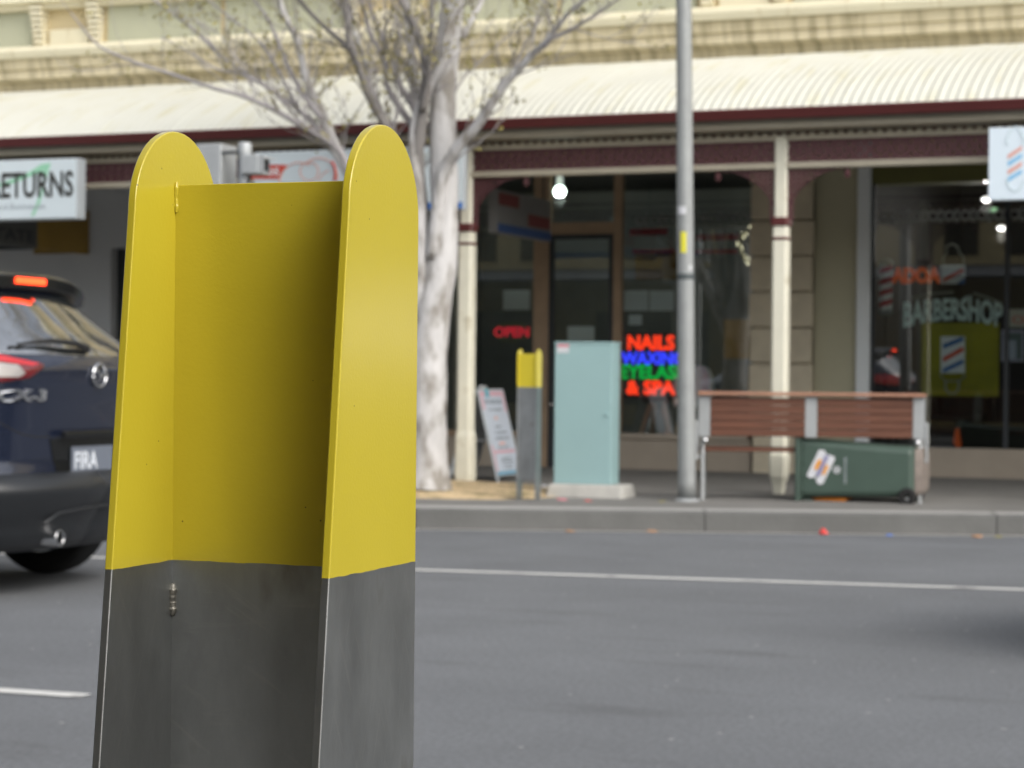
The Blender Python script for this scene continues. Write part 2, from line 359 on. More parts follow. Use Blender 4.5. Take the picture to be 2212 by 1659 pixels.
M['cloth'] = mat('navy_cloth', (.012, .016, .04), .9)
M['oliveglow'] = mat('olive_yellow_poster', (.34, .33, .012), .7, var=.35, vscale=2.2)
M['hairblack'] = mat('black_hair', (.01, .008, .007), .6)
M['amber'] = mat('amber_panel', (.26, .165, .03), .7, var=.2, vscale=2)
M['litter_red'] = mat('red_wrapper', (.75, .08, .07), .5)
M['litter_blue'] = mat('blue_scrap', (.08, .2, .6), .5)
M['litter_tan'] = mat('dry_leaf', (.50, .28, .15), .8)
M['seatwhite'] = mat('white_chair_shell', (.75, .80, .78), .5)
M['chairwood'] = mat('pale_wood', (.55, .40, .26), .6)

# ================================================================ SETTING
KERB = [(-80, 13.3), (-8.0, 13.3), (-6.2, 13.82), (-2.34, 15.22), (-1.2, 15.55), (0, 15.65), (80, 15.65)]
def kerbN(S):
    for (a, b), (c, d) in zip(KERB, KERB[1:]):
        if a <= S <= c: return b+(d-b)*(S-a)/(c-a)
    return 15.6
def gz(N):                                     # footpath level: rises gently from kerb to shops
    return .145+(min(N, 19.8)-15.4)*.014 if N > 15.4 else .145
mb = MB(); mb.add([(-400, -400, -.06), (400, -400, -.06), (400, 400, -.06), (-400, 400, -.06)], [(0, 1, 2, 3)])
tag(part('ground', mb, M['asphalt']), kind='structure')
mb = MB(); mb.add([(-80, 2.6, 0), (80, 2.6, 0)]+[(a, b+.06, 0) for a, b in reversed(KERB)], [tuple(range(2+len(KERB)))])
tag(part('road', mb, M['asphalt']), kind='structure')
# far footpath
mb = MB(); n = len(KERB)
rows = [[(a, b+.30, gz(b+.30)) for a, b in KERB], [(a, 17.2, gz(17.2)) for a, b in KERB], [(a, 19.9, gz(19.8)) for a, b in KERB]]
mb.add(sum(rows, []), [(r*n+i, r*n+i+1, (r+1)*n+i+1, (r+1)*n+i) for r in range(2) for i in range(n-1)])
tag(part('footpath', mb, M['paving']), kind='structure')
# kerb: separate stones read from joints
def kerb_run(pts, name):
    mb = MB(); mt = MB()
    for (a, b), (c, d) in zip(pts, pts[1:]):
        L_ = math.hypot(c-a, d-b); k = max(1, round(L_/2.05)); ux, uy = (c-a)/L_, (d-b)/L_; nx, ny = -uy, ux
        for i in range(k):
            s0 = L_*i/k+.0035; s1 = L_*(i+1)/k-.0035
            if L_ > 20 and abs(a+ux*(s0+s1)/2) > 16: 
                if i % 12: continue
                s1 = min(L_, L_*(i+12)/k)-.006
            def P(s, t, z): return (a+ux*s+nx*t, b+uy*s+ny*t, z)
            prof = [(0, -.03), (.012, .135), (.03, .150), (.31, .152), (.31, -.03)]
            mb.add([P(s0, t, z) for t, z in prof]+[P(s1, t, z) for t, z in prof], [(j, (j+1) % 5, 5+(j+1) % 5, 5+j) for j in range(5) if j not in (2,)]+[(4, 3, 2, 1, 0), (5, 6, 7, 8, 9)])
            mt.add([P(s0, t, z) for t, z in prof[1:4]]+[P(s1, t, z) for t, z in prof[1:4]], [(1, 2, 5, 4)])
    o = part(name, mb, M['kerbstone']); tag(o, kind='structure'); o.data.materials.append(M['kerbtop'])
    return o, mt
ko, mt = kerb_run(KERB, 'kerb')
mt.v = [(x, y, z+.001) for x, y, z in mt.v]
tag(part('kerb_top', mt, M['kerbtop']), kind='structure')
# paler concrete channel strip at the foot of the kerb
mb = MB(); pts = [(a, b+.02) for a, b in KERB]
mb.add([(a, b, .004) for a, b in pts]+[(a+.02, b-.12, .004) for a, b in pts], [(i, i+1, n+i+1, n+i) for i in range(n-1)])
tag(part('gutter_channel', mb, M['kerbtop']), kind='structure')
# painted lines
def stripe(p, q, w, z=.004):
    a = Vector((*p, 0)); b = Vector((*q, 0)); d = (b-a).normalized(); nn = Vector((-d.y, d.x, 0))*w/2
    mb = MB(); k = 40
    for i in range(k+1):
        c = a+(b-a)*i/k; j = random.uniform(.94, 1.06)
        mb.v += [(c.x+nn.x*j, c.y+nn.y*j, z), (c.x-nn.x*j, c.y-nn.y*j, z)]
    mb.f = [(2*i, 2*i+2, 2*i+3, 2*i+1) for i in range(k)]
    return mb
a1 = Vector(G(20, 1198)); a2 = Vector(G(897, 1232)); a3 = Vector(G(2212, 1275))
dr = (a3-a2).normalized(); dl = (a1-a2).normalized()
tag(part('lane_line', stripe(a2, a3+dr*30, .10), M['linepaint']), kind='structure')
tag(part('lane_line', stripe(a2+dl*30, a2, .10), M['linepaint']), kind='structure')
b1 = Vector(G(185, 1505)); b0 = Vector(G(0, 1493)); bd = (b0-b1).normalized()
for k in range(4):
    tag(part('lane_dash', stripe(b1+bd*(k*9), b1+bd*(k*9+3), .085), M['linepaint']), kind='structure')
for k in range(1, 4):
    tag(part('lane_dash', stripe(b1-bd*(k*9+6), b1-bd*(k*9+3), .085), M['linepaint']), kind='structure')
# near footpath with kerb
mb = MB(); mb.box(-80, 80, -6.0, 2.45, -.05, .08)
tag(part('near_footpath', mb, M['paving']), kind='structure')
mb = MB(); mb.box(-80, 80, 2.452, 2.72, -.05, .085)
tag(part('near_kerb', mb, M['kerbstone'], bevel=.02), kind='structure')
# gravel bed round the tree (mound)
c0 = G(1010, 1066, .16)
mb = MB(); nr, na = 10, 40
vs = [(c0[0]-.9, c0[1]+.25, .215)]
for i in range(1, nr+1):
    for k in range(na):
        a = 2*math.pi*k/na; r = i/nr
        sx, sy = 1.75, .98
        x = c0[0]-.9+math.copysign(abs(math.cos(a))**.6, math.cos(a))*sx*r; y = c0[1]+.25+math.copysign(abs(math.sin(a))**.6, math.sin(a))*sy*r
        y = max(y, kerbN(x)+.33)
        h = gz(y)+.008+.055*max(0, 1-r**3)+random.uniform(-.012, .012)*(r < .95)
        vs.append((x, y, h))
fs = [(0, 1+k, 1+(k+1) % na) for k in range(na)]
for i in range(nr-1):
    for k in range(na):
        fs.append((1+i*na+k, 1+(i+1)*na+k, 1+(i+1)*na+(k+1) % na, 1+i*na+(k+1) % na))
mb.add(vs, fs); 
tag(part('gravel_bed', mb, M['mulch'], smooth=True), label='sandy gravel round the foot of the pale tree', kind='stuff')

# ================================================================ NEAR AND FAR BOLLARDS
def make_bollard(loc, rz, label, taper=.11, yf=-.0715, yp=.0085):
    t = thing('bollard', label, 'bollard', loc, rz, 'yellow topped steel bollards')
    Wd, tk, zs, rr = .1453, .0058, 1.097, .058
    yb = .0715                                   # rear edge, vertical
    def front(z): return yf-taper*(.8665-z)
    poly = [(front(0), 0), (yb, 0), (yb, zs)]
    fy = front(zs); cy = (yb+fy)/2; ry = (yb-fy)/2
    for k in range(1, 24): a = math.pi*k/24; poly.append((cy+ry*math.cos(a), zs+rr*math.sin(a)))
    poly += [(fy, zs), (front(.8665), .8665)]
    for s in (-1, 1):
        x0 = s*Wd/2; x1 = s*(Wd/2+tk)
        mb = MB(); mb.prism(poly, lambda u, v, k: (x1 if k else x0, u, v))
        part('side_plate', mb, M['bollard'], t, world=False, bevel=.0011, segs=2)
    mb = MB(); mb.box(-Wd/2-.0012, Wd/2+.0012, yp, yp+.005, .16, 1.119)
    part('back_panel', mb, M['bollard'], t, world=False, bevel=.0008)
    # weld beads: overlapping lumps
    for (z0, z1, sx, mt_) in ((.851, .829, -1, 'steelbead'), (1.121, 1.100, -1, 'yel'), (.851, .829, 1, 'steelbead'), (1.121, 1.100, 1, 'yel')):
        mb = MB(); n_ = 36; pts = []; rs = []
        for i in range(n_+1):
            u = i/n_; e = min(1, 5*min(u, 1-u)+.15)**.5; ph = (u*5.2) % 1.0
            rs.append((.0029 if mt_ == 'steelbead' else .0016)*e*(.88+.13*(1-ph))); pts.append((sx*(Wd/2-.0007)+.0003*math.sin(9*u), yp-.0005-.0004*math.sin(7*u), z0+(z1-z0)*u))
        mb.tube(pts, rs, 10)
        part('weld_bead', mb, M['steelbead'] if mt_ == 'steelbead' else M['bollard'], t, world=False, smooth=True)
    return t
M['steelbead'] = mat('weld_steel', (.30, .29, .26), .55, metal=1, var=.3, vscale=300)
make_bollard((-.666, 1.243, .08), .042, 'large steel bollard with rounded yellow top plates, close to the camera')
fb = G(1140, 1081, .15)
make_bollard((fb[0], fb[1], .148), 0.0, 'small distant bollard with notched yellow top beside the teal cabinet', 0.0, -.045, -.030)

# ================================================================ TERRACE BUILDING (wall face at Y = NW)
NW = 19.8
WALLTOP = 8.6
xs = lambda x: WX(x, NW)
bld = thing('shop_building', 'two storey cream rendered terrace of shops behind the verandah', 'building', (xs(1100), NW, gz(NW)))
# key stations along the street
S_door_l, S_door_r = xs(238), xs(330)
S_nl = xs(640)                    # left end of nail salon front
S_pier0, S_pier1, S_wall1, S_pil1 = xs(1625), xs(1758), xs(1850), xs(1878)
S_bar1 = S_pil1+3.4
ZB = 3.20
# bulkhead + upper wall
mb = MB(); mb.box(-45, 45, NW, NW+.35, ZB, 4.30)
part('wall', mb, M['cream_band'], bld)
mb = MB(); mb.box(-45, 45, NW, NW+.35, 4.30, WALLTOP); mb.box(-45, 45, NW+.35, NW+10, WALLTOP-.4, WALLTOP-.2); mb.box(-45, 45, NW+9.7, NW+10, 0, WALLTOP-.4)
mb.box(-45, -44.7, NW+.35, NW+9.7, 0, WALLTOP-.4); mb.box(44.7, 45, NW+.35, NW+9.7, 0, WALLTOP-.4)
part('wall', mb, M['cream'], bld)
# string cornice, measured at the left and right edges of the photograph
def zat(x, y, N): return W(x, y, N)[1]
zc0 = zat(1106, 119, NW-.22); zc1 = zat(1106, 66, NW-.3); zc2 = zat(1106, 37, NW-.3)
prof = [(0, zc0-.17), (-.03, zc0-.17), (-.05, zc0-.02), (-.14, zc0), (-.22, zc0+.012), (-.22, zc0+.10), (-.26, zc0+.115), (-.28, zc0+.2), (-.28, zc1-.012), (0, zc1-.012)]
mb = MB(); mb.prism(prof, lambda u, v, k: (-45+90*k, NW+u, v)); part('cornice', mb, M['cream_stain'], bld)
prof = [(0, zc1-.01), (-.33, zc1-.01), (-.36, zc1+.05), (-.36, zc1+.075), (-.12, zc2+.02), (0, zc2+.02)]
mb = MB(); mb.prism(prof, lambda u, v, k: (-45+90*k, NW+u, v)); part('cornice', mb, M['cream_light'], bld)
# blind sage panels with paired moulded corbels
bayx = [xs(147)-2*(xs(828)-xs(147)), xs(147)-(xs(828)-xs(147)), xs(147), xs(828), xs(828)+(xs(828)-xs(147)), xs(828)+2*(xs(828)-xs(147)), xs(828)+3*(xs(828)-xs(147))]
hw = (xs(207)-xs(86))/2
zp0, zp1 = zc2+.03, zc2+.42
for i in range(len(bayx)-1):
    a, b = bayx[i]+hw+.12, bayx[i+1]-hw-.12; m_ = (a+b)/2
    for qa, qb in ((a, m_-.03), (m_+.03, b)):
        mb = MB(); mb.box(qa, qb, NW-.03, NW-.002, zp0, zp1); part('blind_panel', mb, M['greenpanel'], bld, bevel=.01)
for c in bayx:
    for s in (-1, 1):
        mb = MB(); x = c+s*hw
        for k in range(7):
            z = zp0+.02+k*.06; d = .07+.012*k
            mb.box(x-.06-.003*k, x+.06+.003*k, NW-d-.03, NW-.001, z, z+.042)
        mb.box(x-.05, x+.05, NW-.06, NW-.0015, zp0-.02, zp1+.02)
        part('corbel', mb, M['cream_light'], bld, bevel=.006)
    mb = MB(); mb.box(c-hw+.11, c+hw-.11, NW-.045, NW-.001, zp0, zp0+.17); part('plinth_block', mb, M['cream_light'], bld, bevel=.01)
prof = [(0, zp1), (-.10, zp1), (-.12, zp1+.05), (-.2, zp1+.07), (-.2, zp1+.13), (0, zp1+.16)]
mb = MB(); mb.prism(prof, lambda u, v, k: (-45+90*k, NW+u, v)); part('cornice', mb, M['cream_light'], bld)
prof = [(0, WALLTOP-.5), (-.1, WALLTOP-.5), (-.35, WALLTOP-.25), (-.35, WALLTOP-.1), (0, WALLTOP)]
mb = MB(); mb.prism(prof, lambda u, v, k: (-45+90*k, NW+u, v)); part('cornice', mb, M['cream_light'], bld)
for c0_ in bayx[:-1]:
    m_ = c0_+(bayx[1]-bayx[0])/2
    for s in (-.9, .9):
        mb = MB(); x = m_+s
        mb.box(x-.5, x+.5, NW-.06, NW+.02, zp1+.5, zp1+.6); mb.box(x-.5, x-.42, NW-.05, NW+.02, zp1+.6, zp1+2.2); mb.box(x+.42, x+.5, NW-.05, NW+.02, zp1+.6, zp1+2.2); mb.box(x-.5, x+.5, NW-.05, NW+.02, zp1+2.2, zp1+2.3)
        mb.box(x-.42, x+.42, NW-.03, NW+.0, zp1+1.38, zp1+1.43)
        w_ = part('window', mb, M['cream_light'], bld)
        mb = MB(); mb.box(x-.42, x+.42, NW-.015, NW-.005, zp1+.6, zp1+2.2)
        part('pane', mb, M['blackgloss'], w_)
# ground floor solid pieces
zg = .1
def wallbox(a, b, z0, z1, mt_, N0=NW, N1=NW+.35, name='wall', bev=0):
    mb = MB(); mb.box(a, b, N0, N1, z0, z1); return part(name, mb, M[mt_], bld, bevel=bev)
wallbox(-45, S_door_l, zg, ZB-.003, 'greywall')
wallbox(S_door_r, S_nl, zg, ZB-.003, 'greywall')
wallbox(S_door_l, S_door_r, 2.45, ZB-.003, 'greywall')
mb = MB(); mb.box(S_door_l+.002, S_door_r-.002, NW+.12, NW+.17, zg, 2.448)
d_ = part('door', mb, M['darkgrey'], bld)
mb = MB(); mb.tube([(S_door_r-.12, NW+.08, .95), (S_door_r-.12, NW+.08, 1.35)], .012); part('handle', mb, M['steel'], d_)
# faint darker bulkhead strip with olive-yellow signboard on the grey wall
s0 = W(80, 482, NW)[0]; s1 = W(190, 500, NW)[0]
mb = MB(); mb.box(-14, s0-.02, NW-.04, NW-.002, zat(0, 540, NW), zat(0, 480, NW)+.3); part('signboard', mb, M['darkgrey'], bld)
mb = MB(); mb.box(s0, s1, NW-.06, NW-.002, zat(135, 548, NW), zat(135, 470, NW)+.06); part('signboard', mb, M['amber'], bld)
eb = text_mb('ESTATE', lambda u, v, w: (xs(-40)+u, NW-.042-w, zat(20, 512, NW)+v), fit=(xs(72)-xs(-40), .13)); part('lettering', eb, M['greywall'], bld)
# bluestone course lines of the sandstone pier
mb = MB(); zt = .15
mb.box(S_pier0+.03, S_pier1-.03, NW-.06, NW+.35, zg, ZB+.1)
part('stone_pier', mb, M['stone'], bld)
z = zat(1700, 862, NW)-.0
z0_ = z
step = (zat(1700, 785, NW)-z0_)
k0 = int((z0_-.25)/step)
zz = z0_-step*k0
i = 0
while zz < ZB+.1:
    mb = MB(); ext = .03 if i % 2 else 0.0
    mb.box(S_pier0-ext*.3, S_pier1+ext*.3, NW-.115, NW-.059, zz+.007, zz+step-.007)
    part('stone_pier', mb, M['stone'], bld, bevel=.014)
    zz += step; i += 1
wallbox(S_pier1, S_wall1, zg, ZB+.3, 'beigewall', NW-.01, NW+.35)
wallbox(S_wall1+.002, S_pil1, zg, ZB+.3, 'white', NW-.05, NW+.2, 'pilaster', .008)
wallbox(S_bar1, 45, zg, ZB-.003, 'beigewall')
# barber front: riser, bulkhead, frame, glass
zbs = zat(2050, 968, NW); zbt = zat(2050, 393, NW)
wallbox(S_pil1+.002, S_bar1-.002, zg, zbs, 'tilewall', NW-.02, NW+.2, 'stall_riser', .01)
wallbox(S_pil1+.002, S_bar1-.002, zbt, ZB-.004, 'olive', NW+.02, NW+.3, 'bulkhead')
ff = MB(); Sm = xs(2172)
for a, b in ((S_pil1+.004, S_pil1+.03), (Sm-.02, Sm+.02), (S_bar1-.04, S_bar1-.004)): ff.box(a, b, NW+.02, NW+.08, zbs+.001, zbt-.001)
fr = part('window', ff, M['darkgrey'], bld)
mb = MB(); mb.box(S_pil1+.03, Sm-.02, NW+.045, NW+.051, zbs+.001, zbt-.001); mb.box(Sm+.02, S_bar1-.04, NW+.045, NW+.051, zbs+.001, zbt-.001)
part('pane', mb, M['glass'], fr)
# nail salon front
zns = zat(1400, 948, NW); znt = ZB
D0, D1 = xs(1182), xs(1326)
wallbox(S_nl+.002, D0-.09, zg, zns, 'tilewall', NW-.02, NW+.2, 'stall_riser', .01)
wallbox(D1+.06, S_pier0-.002, zg, zns, 'tilewall', NW-.02, NW+.2, 'stall_riser', .01)
wallbox(S_nl+.002, D0-.09, zns, zns+.05, 'brownwood', NW-.05, NW+.1, 'sill')
wallbox(D1+.06, S_pier0-.032, zns, zns+.05, 'tilewall', NW-.05, NW+.1, 'sill')
mb = MB()
zl = zns+.051
for a, b in ((S_nl+.002, S_nl+.08), (xs(905)-.03, xs(905)+.03), (D0-.16, D0), (D1-.02, D1+.06)): mb.box(a, b, NW+.01, NW+.10, zl if not (D0-.2 < a < D1+.1) else zg, ZB-.004)
mb.box(S_nl+.003, S_pier0-.04, NW+.015, NW+.095, ZB-.045, ZB-.005)
zdh0, zdh1 = zat(1260, 505, NW), zat(1260, 480, NW)
mb.box(D0-.002, D1-.018, NW+.012, NW+.098, zdh0, zdh1)
nf = part('window', mb, M['brownwood'], bld)
mb = MB()
for a, b, z0 in ((S_nl+.08, xs(905)-.03, zl), (xs(905)+.03, D0-.16, zl), (D1+.06, S_pier0-.005, zl)): mb.box(a, b, NW+.045, NW+.051, z0, ZB-.004)
mb.box(D0, D1-.02, NW+.045, NW+.051, zdh1, ZB-.004)
part('pane', mb, M['glass'], nf)
mb = MB(); a, b = D0+.002, D1-.022
for q in ((a, a+.045, zg+.1, zdh0-.002), (b-.045, b, zg+.1, zdh0-.002)): mb.box(q[0], q[1], NW+.02, NW+.07, q[2], q[3])
mb.box(a+.0451, b-.0451, NW+.02, NW+.07, zg+.1, zat(1190, 925, NW)); mb.box(a+.0451, b-.0451, NW+.02, NW+.07, zdh0-.05, zdh0-.002)
dn = part('door', mb, M['darkgrey'], bld)
mb = MB(); mb.box(a+.045, b-.045, NW+.04, NW+.046, zat(1190, 925, NW), zdh0-.05); part('pane', mb, M['glass'], dn)
mb = MB(); c = W(1187, 874, NW)
mb.lathe([(.0001, -.055), (.02, -.05), (.028, -.03), (.028, -.02), (.014, -.01), (.014, .02)], lambda p, q, h: (c[0]+.02+p, NW+.02+h, c[1]+q), 14); part('handle', mb, M['chrome'], dn, smooth=True)
mb = MB(); mb.box(D0-.16, D1+.06, NW-.1, NW+.3, zg-.05, zg+.1); part('doorstep', mb, M['concrete'], bld)
# interiors
def room(a, b, depth, m1):
    mb = MB(); y0, y1 = NW+.36, NW+depth
    mb.box(a, b, y1, y1+.1, zg, 3.5); mb.box(a-.1, a, y0, y1+.1, zg, 3.5); mb.box(b, b+.1, y0, y1+.1, zg, 3.5)
    part('room_wall', mb, M[m1], bld)
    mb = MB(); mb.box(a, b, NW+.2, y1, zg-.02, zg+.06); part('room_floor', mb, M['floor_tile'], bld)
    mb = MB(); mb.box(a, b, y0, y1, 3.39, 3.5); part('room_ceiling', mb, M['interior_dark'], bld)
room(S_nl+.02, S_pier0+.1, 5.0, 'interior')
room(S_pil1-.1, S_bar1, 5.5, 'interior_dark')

# ================================================================ VERANDAH
NP = 16.79; NG = 16.5
ver = thing('verandah', 'street verandah with cream corrugated bullnose roof, maroon gutter and lace frieze', 'verandah', (-4.32, NP, gz(NP)))
zg1 = zat(1106, 257, NG); zg0 = zat(1106, 278, NG); ztop = zat(1106, 163, NW)
# corrugated roof: convex bullnose profile
def roof_pt(t):
    # t 0 at gutter, 1 at wall
    N = NG+.02+(NW-NG-.02)*t
    z = (zg1-.02)+(ztop-zg1+.02)*(1-(1-t)**1.75)**(1/1.25)
    return N, z
mb = MB(); pitch = .076; x0r, x1r = -18, 4.2; ncol = int((x1r-x0r)/(pitch/4)); nrow = 16
nrm = []
for j in range(nrow+1):
    t = (j/nrow)**1.5; N0, z0 = roof_pt(t); N1, z1 = roof_pt(min(1, t+.01)); N2, z2 = roof_pt(max(0, t-.01))
    dN, dz = N1-N2, z1-z2; l = math.hypot(dN, dz); nrm.append((N0, z0, -dz/l, dN/l))
amp = .0095
for j, (N0, z0, a, b) in enumerate(nrm):
    for i in range(ncol+1):
        x = x0r+(x1r-x0r)*i/ncol
        d = amp*math.sin(2*math.pi*x/pitch)
        sheet = math.floor(x/.762)
        d += .004*((x/.762-sheet) < .06)
        mb.v.append((x, N0+a*d, z0+b*d))
mb.f = [(j*(ncol+1)+i, j*(ncol+1)+i+1, (j+1)*(ncol+1)+i+1, (j+1)*(ncol+1)+i) for j in range(nrow) for i in range(ncol)]
part('roof', mb, M['awning'], ver, smooth=False).data.polygons.foreach_set('use_smooth', [True]*len(mb.f))
mb = MB()
for a, b in ((-45, -18.002), (4.202, 45)):
    pr = [(roof_pt(k/10)[0], roof_pt(k/10)[1]) for k in range(11)]
    pr2 = pr+[(p[0], p[1]-.01) for p in reversed(pr)]
    mb = MB(); mb.prism(pr2, lambda u, v, k, a=a, b=b: (a+(b-a)*k, u, v)); part('roof', mb, M['awning'], ver)
# lapped sheet seams every few sheets
prof = [(NG-.055, zg0), (NG+.05, zg0), (NG+.05, zg1-.01), (NG+.042, zg1-.01), (NG+.042, zg0+.012), (NG-.035, zg0+.012), (NG-.06, zg1-.015), (NG-.075, zg1), (NG-.085, zg1-.012), (NG-.075, zg0+.05)]
mb = MB(); mb.prism(prof, lambda u, v, k: (-45+90*k, u, v)); part('gutter', mb, M['maroon'], ver)
zf0 = zat(1300, 313*.885, NG); 
def zy(y): return zat(1300, y, NP-.05)      # disp y at x=1300 -> height on the frieze plane
mb = MB(); mb.box(-45, 45, NG+.06, NP+.05, zy(295), zg0+.06); part('fascia', mb, M['beam'], ver)
mb = MB(); mb.box(-45, 45, NP-.05, NP+.05, zy(316), zy(308)); part('top_rail', mb, M['beam'], ver)
# scalloped dentils
mb = MB(); x = -14
zd0, zd1 = zy(308)+.001, zy(297)-.001
mb_r = MB(); mb_r.box(-45, 45, NP+.0, NP+.04, zd0, zd1); part('fascia', mb_r, M['maroon'], ver)
h_ = (zd1-zd0)
cols = []
while x < 2.2:
    cols += [(x, 0), (x+.005, .35), (x+.018, .7), (x+.042, .7), (x+.055, .35), (x+.060, 0)]; x += .078
for u, hgt in cols:
    for y_ in (NP-.045, NP-.015): mb.v += [(u, y_, zd0), (u, y_, zd0+h_*hgt+.002)]
for i in range(len(cols)-1):
    o4 = 4*i
    mb.f += [(o4, o4+4, o4+5, o4+1), (o4+2, o4+3, o4+7, o4+6), (o4+1, o4+5, o4+7, o4+3)]
part('dentil_strip', mb, M['beam'], ver)
zb0, zb1 = zy(375), zy(362)
mb = MB(); mb.box(-45, 45, NP-.045, NP+.045, zb0, zb1); part('lower_rail', mb, M['beam'], ver, bevel=.008)
# soffit lining behind and rafters
mb = MB()
pr = [(roof_pt(k/10)[0], roof_pt(k/10)[1]-.06) for k in range(11)]
mb.prism(pr+[(p[0], p[1]-.02) for p in reversed(pr)], lambda u, v, k: (-45+90*k, u, v)); part('soffit', mb, M['soffit'], ver)
# lace frieze panels per bay + brackets + posts
PS = [-4.32+2.75*k for k in range(-4, 3)]
zfr0, zfr1 = zb1+.001, zy(316)-.001
hh = zfr1-zfr0
def frieze(a, b):
    mb = MB(); n_ = int((b-a)/.16); w = (b-a)/n_
    for i in range(n_):
        c = a+w*(i+.5); zc = (zfr0+zfr1)/2
        mb.ring(c, zc, hh*.46, hh*.17, NP-.012, NP+.012, 12)
        mb.ring(c, zc+hh*.02, hh*.22, hh*.13, NP-.01, NP+.01, 8)
        for s in (-1, 1):
            mb.ring(c+s*w/2, zc+s*hh*.26, hh*.22, hh*.14, NP-.009, NP+.009, 8)
            mb.ring(c+s*w/2, zc-s*hh*.26, hh*.2, hh*.12, NP-.008, NP+.008, 8)
        mb.prism([(c-w/2, zfr0), (c-w/2+.03, zfr0), (c+w/2, zfr1), (c+w/2-.03, zfr1)], lambda u, v, k: (u, NP-.006+.012*k, v))
        mb.prism([(c+w/2, zfr0), (c+w/2-.03, zfr0), (c-w/2, zfr1), (c-w/2+.03, zfr1)], lambda u, v, k: (u, NP-.005+.010*k, v))
    mb.box(a, b, NP-.015, NP+.015, zfr0, zfr0+.014); mb.box(a, b, NP-.015, NP+.015, zfr1-.014, zfr1)
    return mb
zcol1 = zat(1690, 470, NP); zcol0 = zat(1690, 489, NP); zcol2 = zat(1690, 516, NP)
def bracket(px, s):
    """quarter spandrel beside a post"""
    mb = MB(); Wb, Hb = .50, zb0-zcol1+.02
    x0 = px+s*.055
    def arc(t):   # t 0 at post bottom, 1 at beam tip
        a = t*math.pi/2
        return x0+s*Wb*(1-math.cos(a)), zb0-Hb*(1-math.sin(a))
    pts = [arc(k/14) for k in range(15)]
    for (xa, za), (xb, zb_) in zip(pts, pts[1:]):
        mb.prism([(xa, za), (xb, zb_), (xb-s*.0, zb_+.022), (xa-s*.018, za+.0)], lambda u, v, k: (u, NP-.012+.024*k, v))
    mb.box(min(x0, x0+s*.014), max(x0, x0+s*.014), NP-.01, NP+.01, zb0-Hb, zb0-.001)
    mb.box(min(x0, x0+s*Wb), max(x0, x0+s*Wb), NP-.01, NP+.01, zb0-.014, zb0-.001)
    g = .042; q = 0
    for i in range(14):
        for j in range(12):
            xx = i*g+.02; zz_ = -j*g-.02
            if xx > Wb or -zz_ > Hb: continue
            # outside the arc: ellipse centred at (Wb, -Hb)
            e = ((xx-Wb)/Wb)**2+((zz_+Hb)/Hb)**2
            if e > 1.12 or (xx < .03 and -zz_ < Hb) :
                mb.ring(x0+s*xx, zb0+zz_, g*.62, g*.30, NP-.007+.0006*(q % 3), NP+.007-.0006*(q % 3), 8); q += 1
    # drop pendant at the tip
    tx = x0+s*(Wb-.02)
    mb.lathe([(.003, -.09), (.02, -.07), (.028, -.05), (.016, -.03), (.022, -.015), (.012, 0)], lambda a, b, h: (tx+a, NP+b, zb0+h), 8)
    return mb
for i, px in enumerate(PS):
    if i+1 < len(PS): part('frieze', frieze(px+.056, PS[i+1]-.056), M['maroon_lace'], ver)
    for s in (-1, 1): part('bracket', bracket(px, s), M['maroon_lace'], ver)
    z0 = gz(NP)-.03
    def sq(z, h, ch=.3):    # chamfered square ring
        c = h*(1-ch); return [(c, -h, z), (h, -c, z), (h, c, z), (c, h, z), (-c, h, z), (-h, c, z), (-h, -c, z), (-c, -h, z)]
    mb = MB()
    def col(levels):
        vs = sum([[(px+x, NP+y, z) for x, y, z in sq(z, h)] for z, h in levels], []); n_ = len(levels)
        mb.add(vs, [(r*8+k, r*8+(k+1) % 8, (r+1)*8+(k+1) % 8, (r+1)*8+k) for r in range(n_-1) for k in range(8)]+[tuple(range(7, -1, -1)), tuple((n_-1)*8+k for k in range(8))])
    zt_ = zy(308)
    if i == 4:
        col([(z0, .038), (zat(1685, 1045, NP), .05), (zat(1685, 1030, NP), .066), (zat(1685, 985, NP), .075), (zat(1685, 975, NP), .064), (zcol2, .064), (zcol0+.0, .06), (zcol1, .052), (zt_, .052)])
    else:
        col([(z0, .07), (z0+.12, .078), (z0+.45, .074), (z0+.5, .064), (zcol2, .064), (zcol0, .06), (zcol1, .052), (zt_, .052)])
    po = part('post', mb, M['post'], ver)
    mb = MB(); col([(zcol0, .066), (zcol0+.01, .078), (zcol1-.01, .078), (zcol1, .066)]); part('collar', mb, M['maroon'], po)
    mb = MB(); col([(zcol2-.012, .067), (zcol2+.002, .070), (zcol2+.012, .067)]); part('collar', mb, M['maroon'], po)

# ================================================================ OPPOSITE SIDE, behind the camera (seen only in reflections)
opp = thing('opposite_shop_row', 'row of rendered shops behind the viewpoint, mirrored dimly in the windows', 'building', (0, -5, .08))
mb = MB(); mb.box(-30, 30, -9, -5.0, 0, 5.0); part('wall', mb, M['cream_band'], opp)
for k in range(-7, 8):
    mb = MB(); mb.box(k*3.6-1.3, k*3.6+1.3, -5.0, -4.97, .55, 2.6); part('window', mb, M['blackgloss'], opp)
    
    for xo in (-.8, .5):
        mb = MB(); mb.box(k*3.6+xo, k*3.6+xo+.7, -5.0, -4.96, 3.75, 4.7); part('window', mb, M['blackgloss'], opp)
mb = MB(); mb.prism([(-4.99, 3.5), (-4.99, 3.55), (.6, 3.05), (.6, 3.0)], lambda u, v, k: (-30+30.4*k, u, v)); part('awning', mb, M['darkgrey'], opp)  # unseen awning, its reach and end shaped to shade the near bollard's panel

